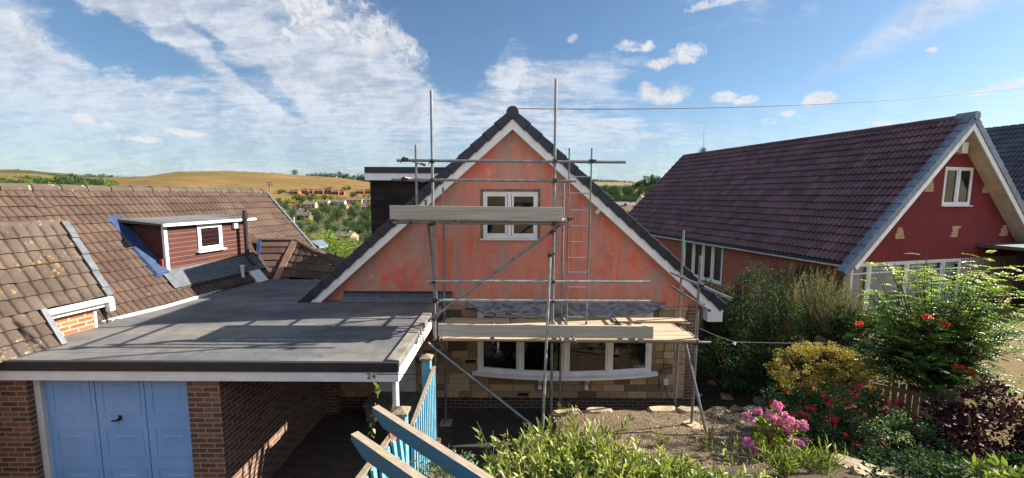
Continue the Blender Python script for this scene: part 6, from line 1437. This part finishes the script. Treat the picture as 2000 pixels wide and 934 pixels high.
for (px, py, r_) in [(580, 386, 9), (590, 388, 7), (544, 393, 7), (634, 385, 7), (607, 386, 7), (690, 380, 7), (647, 385, 6), (620, 386, 6), (600, 379, 5), (712, 384, 6), (700, 388, 6), (660, 388, 6), (556, 372, 6), (546, 375, 5), (570, 378, 4), (681, 367, 5), (672, 368, 4), (646, 367, 4), (613, 382, 5), (722, 383, 6), (575, 395, 6), (588, 402, 7)]:
    tree(px, py, r_, 'far' if r_ != 6 else 'light', ('yellowish' if r_ == 6 else ('small dark' if r_ < 6 else 'bushy dark'))+' hedgerow tree '+HB[0 if px < 575 else (1 if px < 625 else (2 if px < 680 else 3))], G1)
tree(655, 496, 50, 'midl', 'big yellow green tree beside the navy verge of the gabled house', None, D=26, sq=.9)
for k, (px, py, r_) in enumerate([(548, 412, 9), (572, 414, 8), (584, 425, 7), (600, 410, 7), (603, 432, 8), (640, 436, 9), (655, 446, 9), (668, 402, 7), (700, 402, 8), (722, 404, 8), (706, 432, 9), (684, 428, 8), (628, 398, 5), (650, 398, 5), (616, 445, 9), (588, 452, 9), (570, 440, 9), (676, 455, 10), (648, 428, 8), (728, 445, 10), (562, 392, 6), (610, 396, 5), (690, 398, 5), (600, 460, 10)]):
    tree(px, py, r_, 'mid' if k % 4 else 'midl', 'low '+('yellowish' if k % 4 == 0 else 'green')+' garden tree in the valley '+('near the brown roof verge' if px < 595 else ('around the nearest buff house' if px < 640 else ('among the round trees' if px < 690 else 'beside the black dormer')))+(', upper row' if py < 420 else ', lower row'), G1)
tree(600, 474, 20, 'midl', 'yellow green bushy tree behind the white lean to roof', None, D=32)
tree(690, 480, 18, 'mid', 'dark green tree rising between the yellow green tree and the black dormer', None, D=40, sq=1.2)
tree(640, 462, 12, 'mid', 'dark shrubby tree left of the grey bungalow roof in the valley', None, D=60)
def DT(px): 
    u = (px-1000)/800; return float(np.interp(px, [0, 220, 350, 720, 1160, 1300], [1900, 1250, 1050, 1000, 1300, 1100]))/math.hypot(1, u)
side_w = ['by the left frame edge', 'left of the raised roof', 'above the raised roof', 'left of the red dormer']
for row, (yy, f_, r0, r1) in enumerate([(364, .36, 8, 11), (357, .45, 7, 10), (350, .6, 6, 9), (344, .8, 4, 6)]):
    for px in np.arange(-20, 226 if row < 2 else 150, [11, 11, 12, 16][row]):
        px = float(px)+q.uniform(-4, 4)
        tree(px, yy+q.uniform(-2, 2), q.uniform(r0, r1), ['far', 'far', 'light', 'blue', 'blue'][int(q.integers(0, 3 if row < 2 else 5))], ['large near tree', 'bushy tree', 'hazy tree', 'small far tree'][row]+' of the green belt above the old roof, '+side_w[min(3, int(max(0, px)//57))], G2, D=DT(px)*f_)
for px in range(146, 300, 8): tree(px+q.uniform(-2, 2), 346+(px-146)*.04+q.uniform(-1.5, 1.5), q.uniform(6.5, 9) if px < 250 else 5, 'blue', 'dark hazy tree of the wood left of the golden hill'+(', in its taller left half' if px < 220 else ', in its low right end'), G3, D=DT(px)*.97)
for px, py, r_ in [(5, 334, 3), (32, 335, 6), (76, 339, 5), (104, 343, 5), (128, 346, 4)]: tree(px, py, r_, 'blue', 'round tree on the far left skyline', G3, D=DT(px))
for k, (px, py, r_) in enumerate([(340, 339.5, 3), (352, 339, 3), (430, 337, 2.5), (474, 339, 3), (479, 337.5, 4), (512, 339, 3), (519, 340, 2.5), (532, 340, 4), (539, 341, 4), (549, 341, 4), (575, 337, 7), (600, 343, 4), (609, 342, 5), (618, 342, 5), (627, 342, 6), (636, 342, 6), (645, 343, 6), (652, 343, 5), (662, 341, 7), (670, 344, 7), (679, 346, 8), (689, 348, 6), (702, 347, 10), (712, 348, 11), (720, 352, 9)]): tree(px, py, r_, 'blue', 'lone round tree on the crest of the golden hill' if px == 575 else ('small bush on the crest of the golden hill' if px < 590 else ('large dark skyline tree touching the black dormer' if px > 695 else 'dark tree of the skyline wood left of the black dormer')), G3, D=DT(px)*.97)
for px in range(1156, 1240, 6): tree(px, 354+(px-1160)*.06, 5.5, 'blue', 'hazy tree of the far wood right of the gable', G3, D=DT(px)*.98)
for px, py, r_ in [(1262, 356, 13), (1277, 352, 11), (1250, 361, 10), (1289, 356, 11), (1300, 352, 10), (1270, 366, 10), (1240, 364, 8)]: tree(px, py, r_, 'far', 'large round tree on the rise, '+('touching the maroon roof edge' if px > 1275 else ('lower and in front' if py > 360 else 'standing tallest beside the gap of sky')), G4, D=480)
for row, (yy, D_) in enumerate([(371, 300), (380, 240), (388, 190), (395, 150)]):
    for px in range(1150, 1300, 14): tree(px+q.uniform(-4, 4), yy+q.uniform(-2, 2), q.uniform(9, 12), 'mid', ['tree in the farthest row', 'tree in the third row', 'tree in the second row', 'tree in the nearest row'][row]+' of the wood between gable and maroon roof', G4, D=D_)
tree(1373, 296, 6, 'mid', 'wispy treetop showing over the maroon ridge', None, D=30, sq=1.5)
for px, py, r_, D_ in [(600, 498, 16, 40), (575, 470, 10, 60), (700, 500, 20, 24), (585, 440, 9, 150), (608, 447, 9, 130), (720, 440, 14, 120), (640, 445, 8, 120)]: tree(px, py, r_, 'midl' if D_ < 60 else 'mid', 'leafy garden tree below the %s' % ('brown roof verge' if px < 620 else ('navy verge' if px < 705 else 'black dormer')), G1, D=D_)
def vhouse(px, yb, wpx, hpx, wall, roof, label, rot=0, D=None, group='houses in the valley', dep=.7):
    b = PG(px, yb, 14) if D is None else PY(px, yb, D); 
    if b is None: b = PY(px, yb, 800)
    s_ = b.y/800; w = wpx*s_; h = hpx*s_; root = thing('valley_house', label, 'house', tuple(b), group); Fm = Matrix.Translation(b) @ Matrix.Rotation(R(rot), 4, 'Z'); he = h*.58; dp = w*dep
    mb = MB(Fm); mb.box((-w/2, 0, -4), (w/2, dp, he)); mb.poly([(-w/2, 0, he), (-w/2, dp, he), (-w/2, dp/2, h)]); mb.poly([(w/2, 0, he), (w/2, dp, he), (w/2, dp/2, h)]); mb.build('wall', wall, root)
    mb = MB(Fm); o_ = .03*w; mb.hexa([(-w/2-o_, -o_, he-o_), (w/2+o_, -o_, he-o_), (w/2+o_, dp/2, h), (-w/2-o_, dp/2, h), (-w/2-o_, -o_, he-o_*.3), (w/2+o_, -o_, he-o_*.3), (w/2+o_, dp/2, h+o_*.7), (-w/2-o_, dp/2, h+o_*.7)]); mb.hexa([(-w/2-o_, dp/2, h), (w/2+o_, dp/2, h), (w/2+o_, dp+o_, he-o_), (-w/2-o_, dp+o_, he-o_), (-w/2-o_, dp/2, h+o_*.7), (w/2+o_, dp/2, h+o_*.7), (w/2+o_, dp+o_, he-o_*.3), (-w/2-o_, dp+o_, he-o_*.3)]); rf = mb.build('roof', roof, root)
    mb = MB(Fm); mb.box((w*.2, dp*.4, h*.8), (w*.28, dp*.6, h*1.18)); mb.build('chimney', 'red_brick', rf)
    nw = max(2, int(wpx/7))
    for k in range(nw):
        for z0 in ((.10, .62) if hpx > 5 else (.3,)):
            x0 = -w/2+w*(k+.25)/nw; mb = MB(Fm); mb.box((x0, -.04*s_*8, he*z0), (x0+w*.5/nw, .02, he*(z0+.27))); mb.build('window', 'dark', root)
M['far_red'] = simple('far_red_brick', '#8d5440', '#7a4436', .3, .9, bump=0); M['far_buff'] = simple('far_buff_brick', '#b39c80', '#9a866d', .3, .9, bump=0); M['far_grey'] = simple('far_grey_roof', '#6b6761', '#57544f', .4, .9, bump=0); M['far_brown'] = simple('far_brown_roof', '#6e5446', '#5b463b', .4, .9, bump=0); M['far_pale'] = simple('far_pale', '#c9c0b0', '#b5ab9a', .4, .9, bump=0)
Z2 = lambda x, y: (400+x/4.447, 310+y/4.447)
for k, (x, y, w, h) in enumerate([(770, 312, 78, 42), (865, 308, 60, 46), (915, 308, 44, 42), (985, 308, 80, 46), (1065, 308, 70, 54), (1130, 312, 60, 42), (1185, 314, 50, 38), (1345, 308, 70, 40), (1410, 308, 60, 42)]):
    a, b = Z2(x, y); vhouse(a, b, w/4.447, h/4.447, 'far_red', 'far_brown', 'small red brick house of the terrace under the golden hill', (-6, 4, 0, 8)[k % 4])
for k, (x, y, w, h, wa, ro, lab) in enumerate([(905, 432, 100, 62, 'far_buff', 'far_grey', 'buff flat block left of the big round trees in the valley'), (1018, 400, 100, 42, 'far_buff', 'far_grey', 'low buff terrace just above the big round trees'), (1165, 405, 90, 48, 'far_pale', 'far_grey', 'pale terrace between the round trees and the yellow shrub'), (1290, 385, 140, 44, 'far_buff', 'far_brown', 'long buff terrace below the brick houses'), (1400, 385, 90, 44, 'far_pale', 'far_grey', 'pale terrace end beside the black dormer'), (850, 540, 110, 80, 'far_buff', 'far_grey', 'nearer buff house left of the largest round tree'), (790, 440, 60, 42, 'far_pale', 'far_brown', 'cream gabled house close to the brown roof verge'), (1400, 450, 90, 50, 'far_buff', 'far_grey', 'grey roofed house half hidden by trees next to the dormer'), (1190, 440, 80, 40, 'far_buff', 'far_brown', 'brown roofed house behind the tall valley trees')]):
    a, b = Z2(x, y); vhouse(a, b, w/4.447, h/4.447, wa, ro, lab, (5, -4, 3)[k % 3])
vhouse(668, 470, 38, 16, 'far_buff', 'far_grey', 'grey roofed bungalow behind the yellow green tree', -14, D=62, group='nearer houses below the garden'); vhouse(618, 475, 22, 16, 'far_buff', 'far_brown', 'tan roofed bungalow peeping over the yellow green bush', 20, D=55, group='nearer houses below the garden')
vhouse(1216, 428, 46, 26, 'far_buff', 'tile_dark' if 0 else 'far_brown', 'brown roofed house in the gap between gable and maroon roof', 6, D=48, group='nearer houses below the garden'); vhouse(1225, 408, 60, 12, 'far_grey', 'far_grey', 'long low grey roof behind the brown roofed house', 2, D=80, group='nearer houses below the garden'); vhouse(1262, 412, 26, 30, 'far_pale', 'far_grey', 'white gabled house end touching the maroon roof edge', 62, D=60, group='nearer houses below the garden')
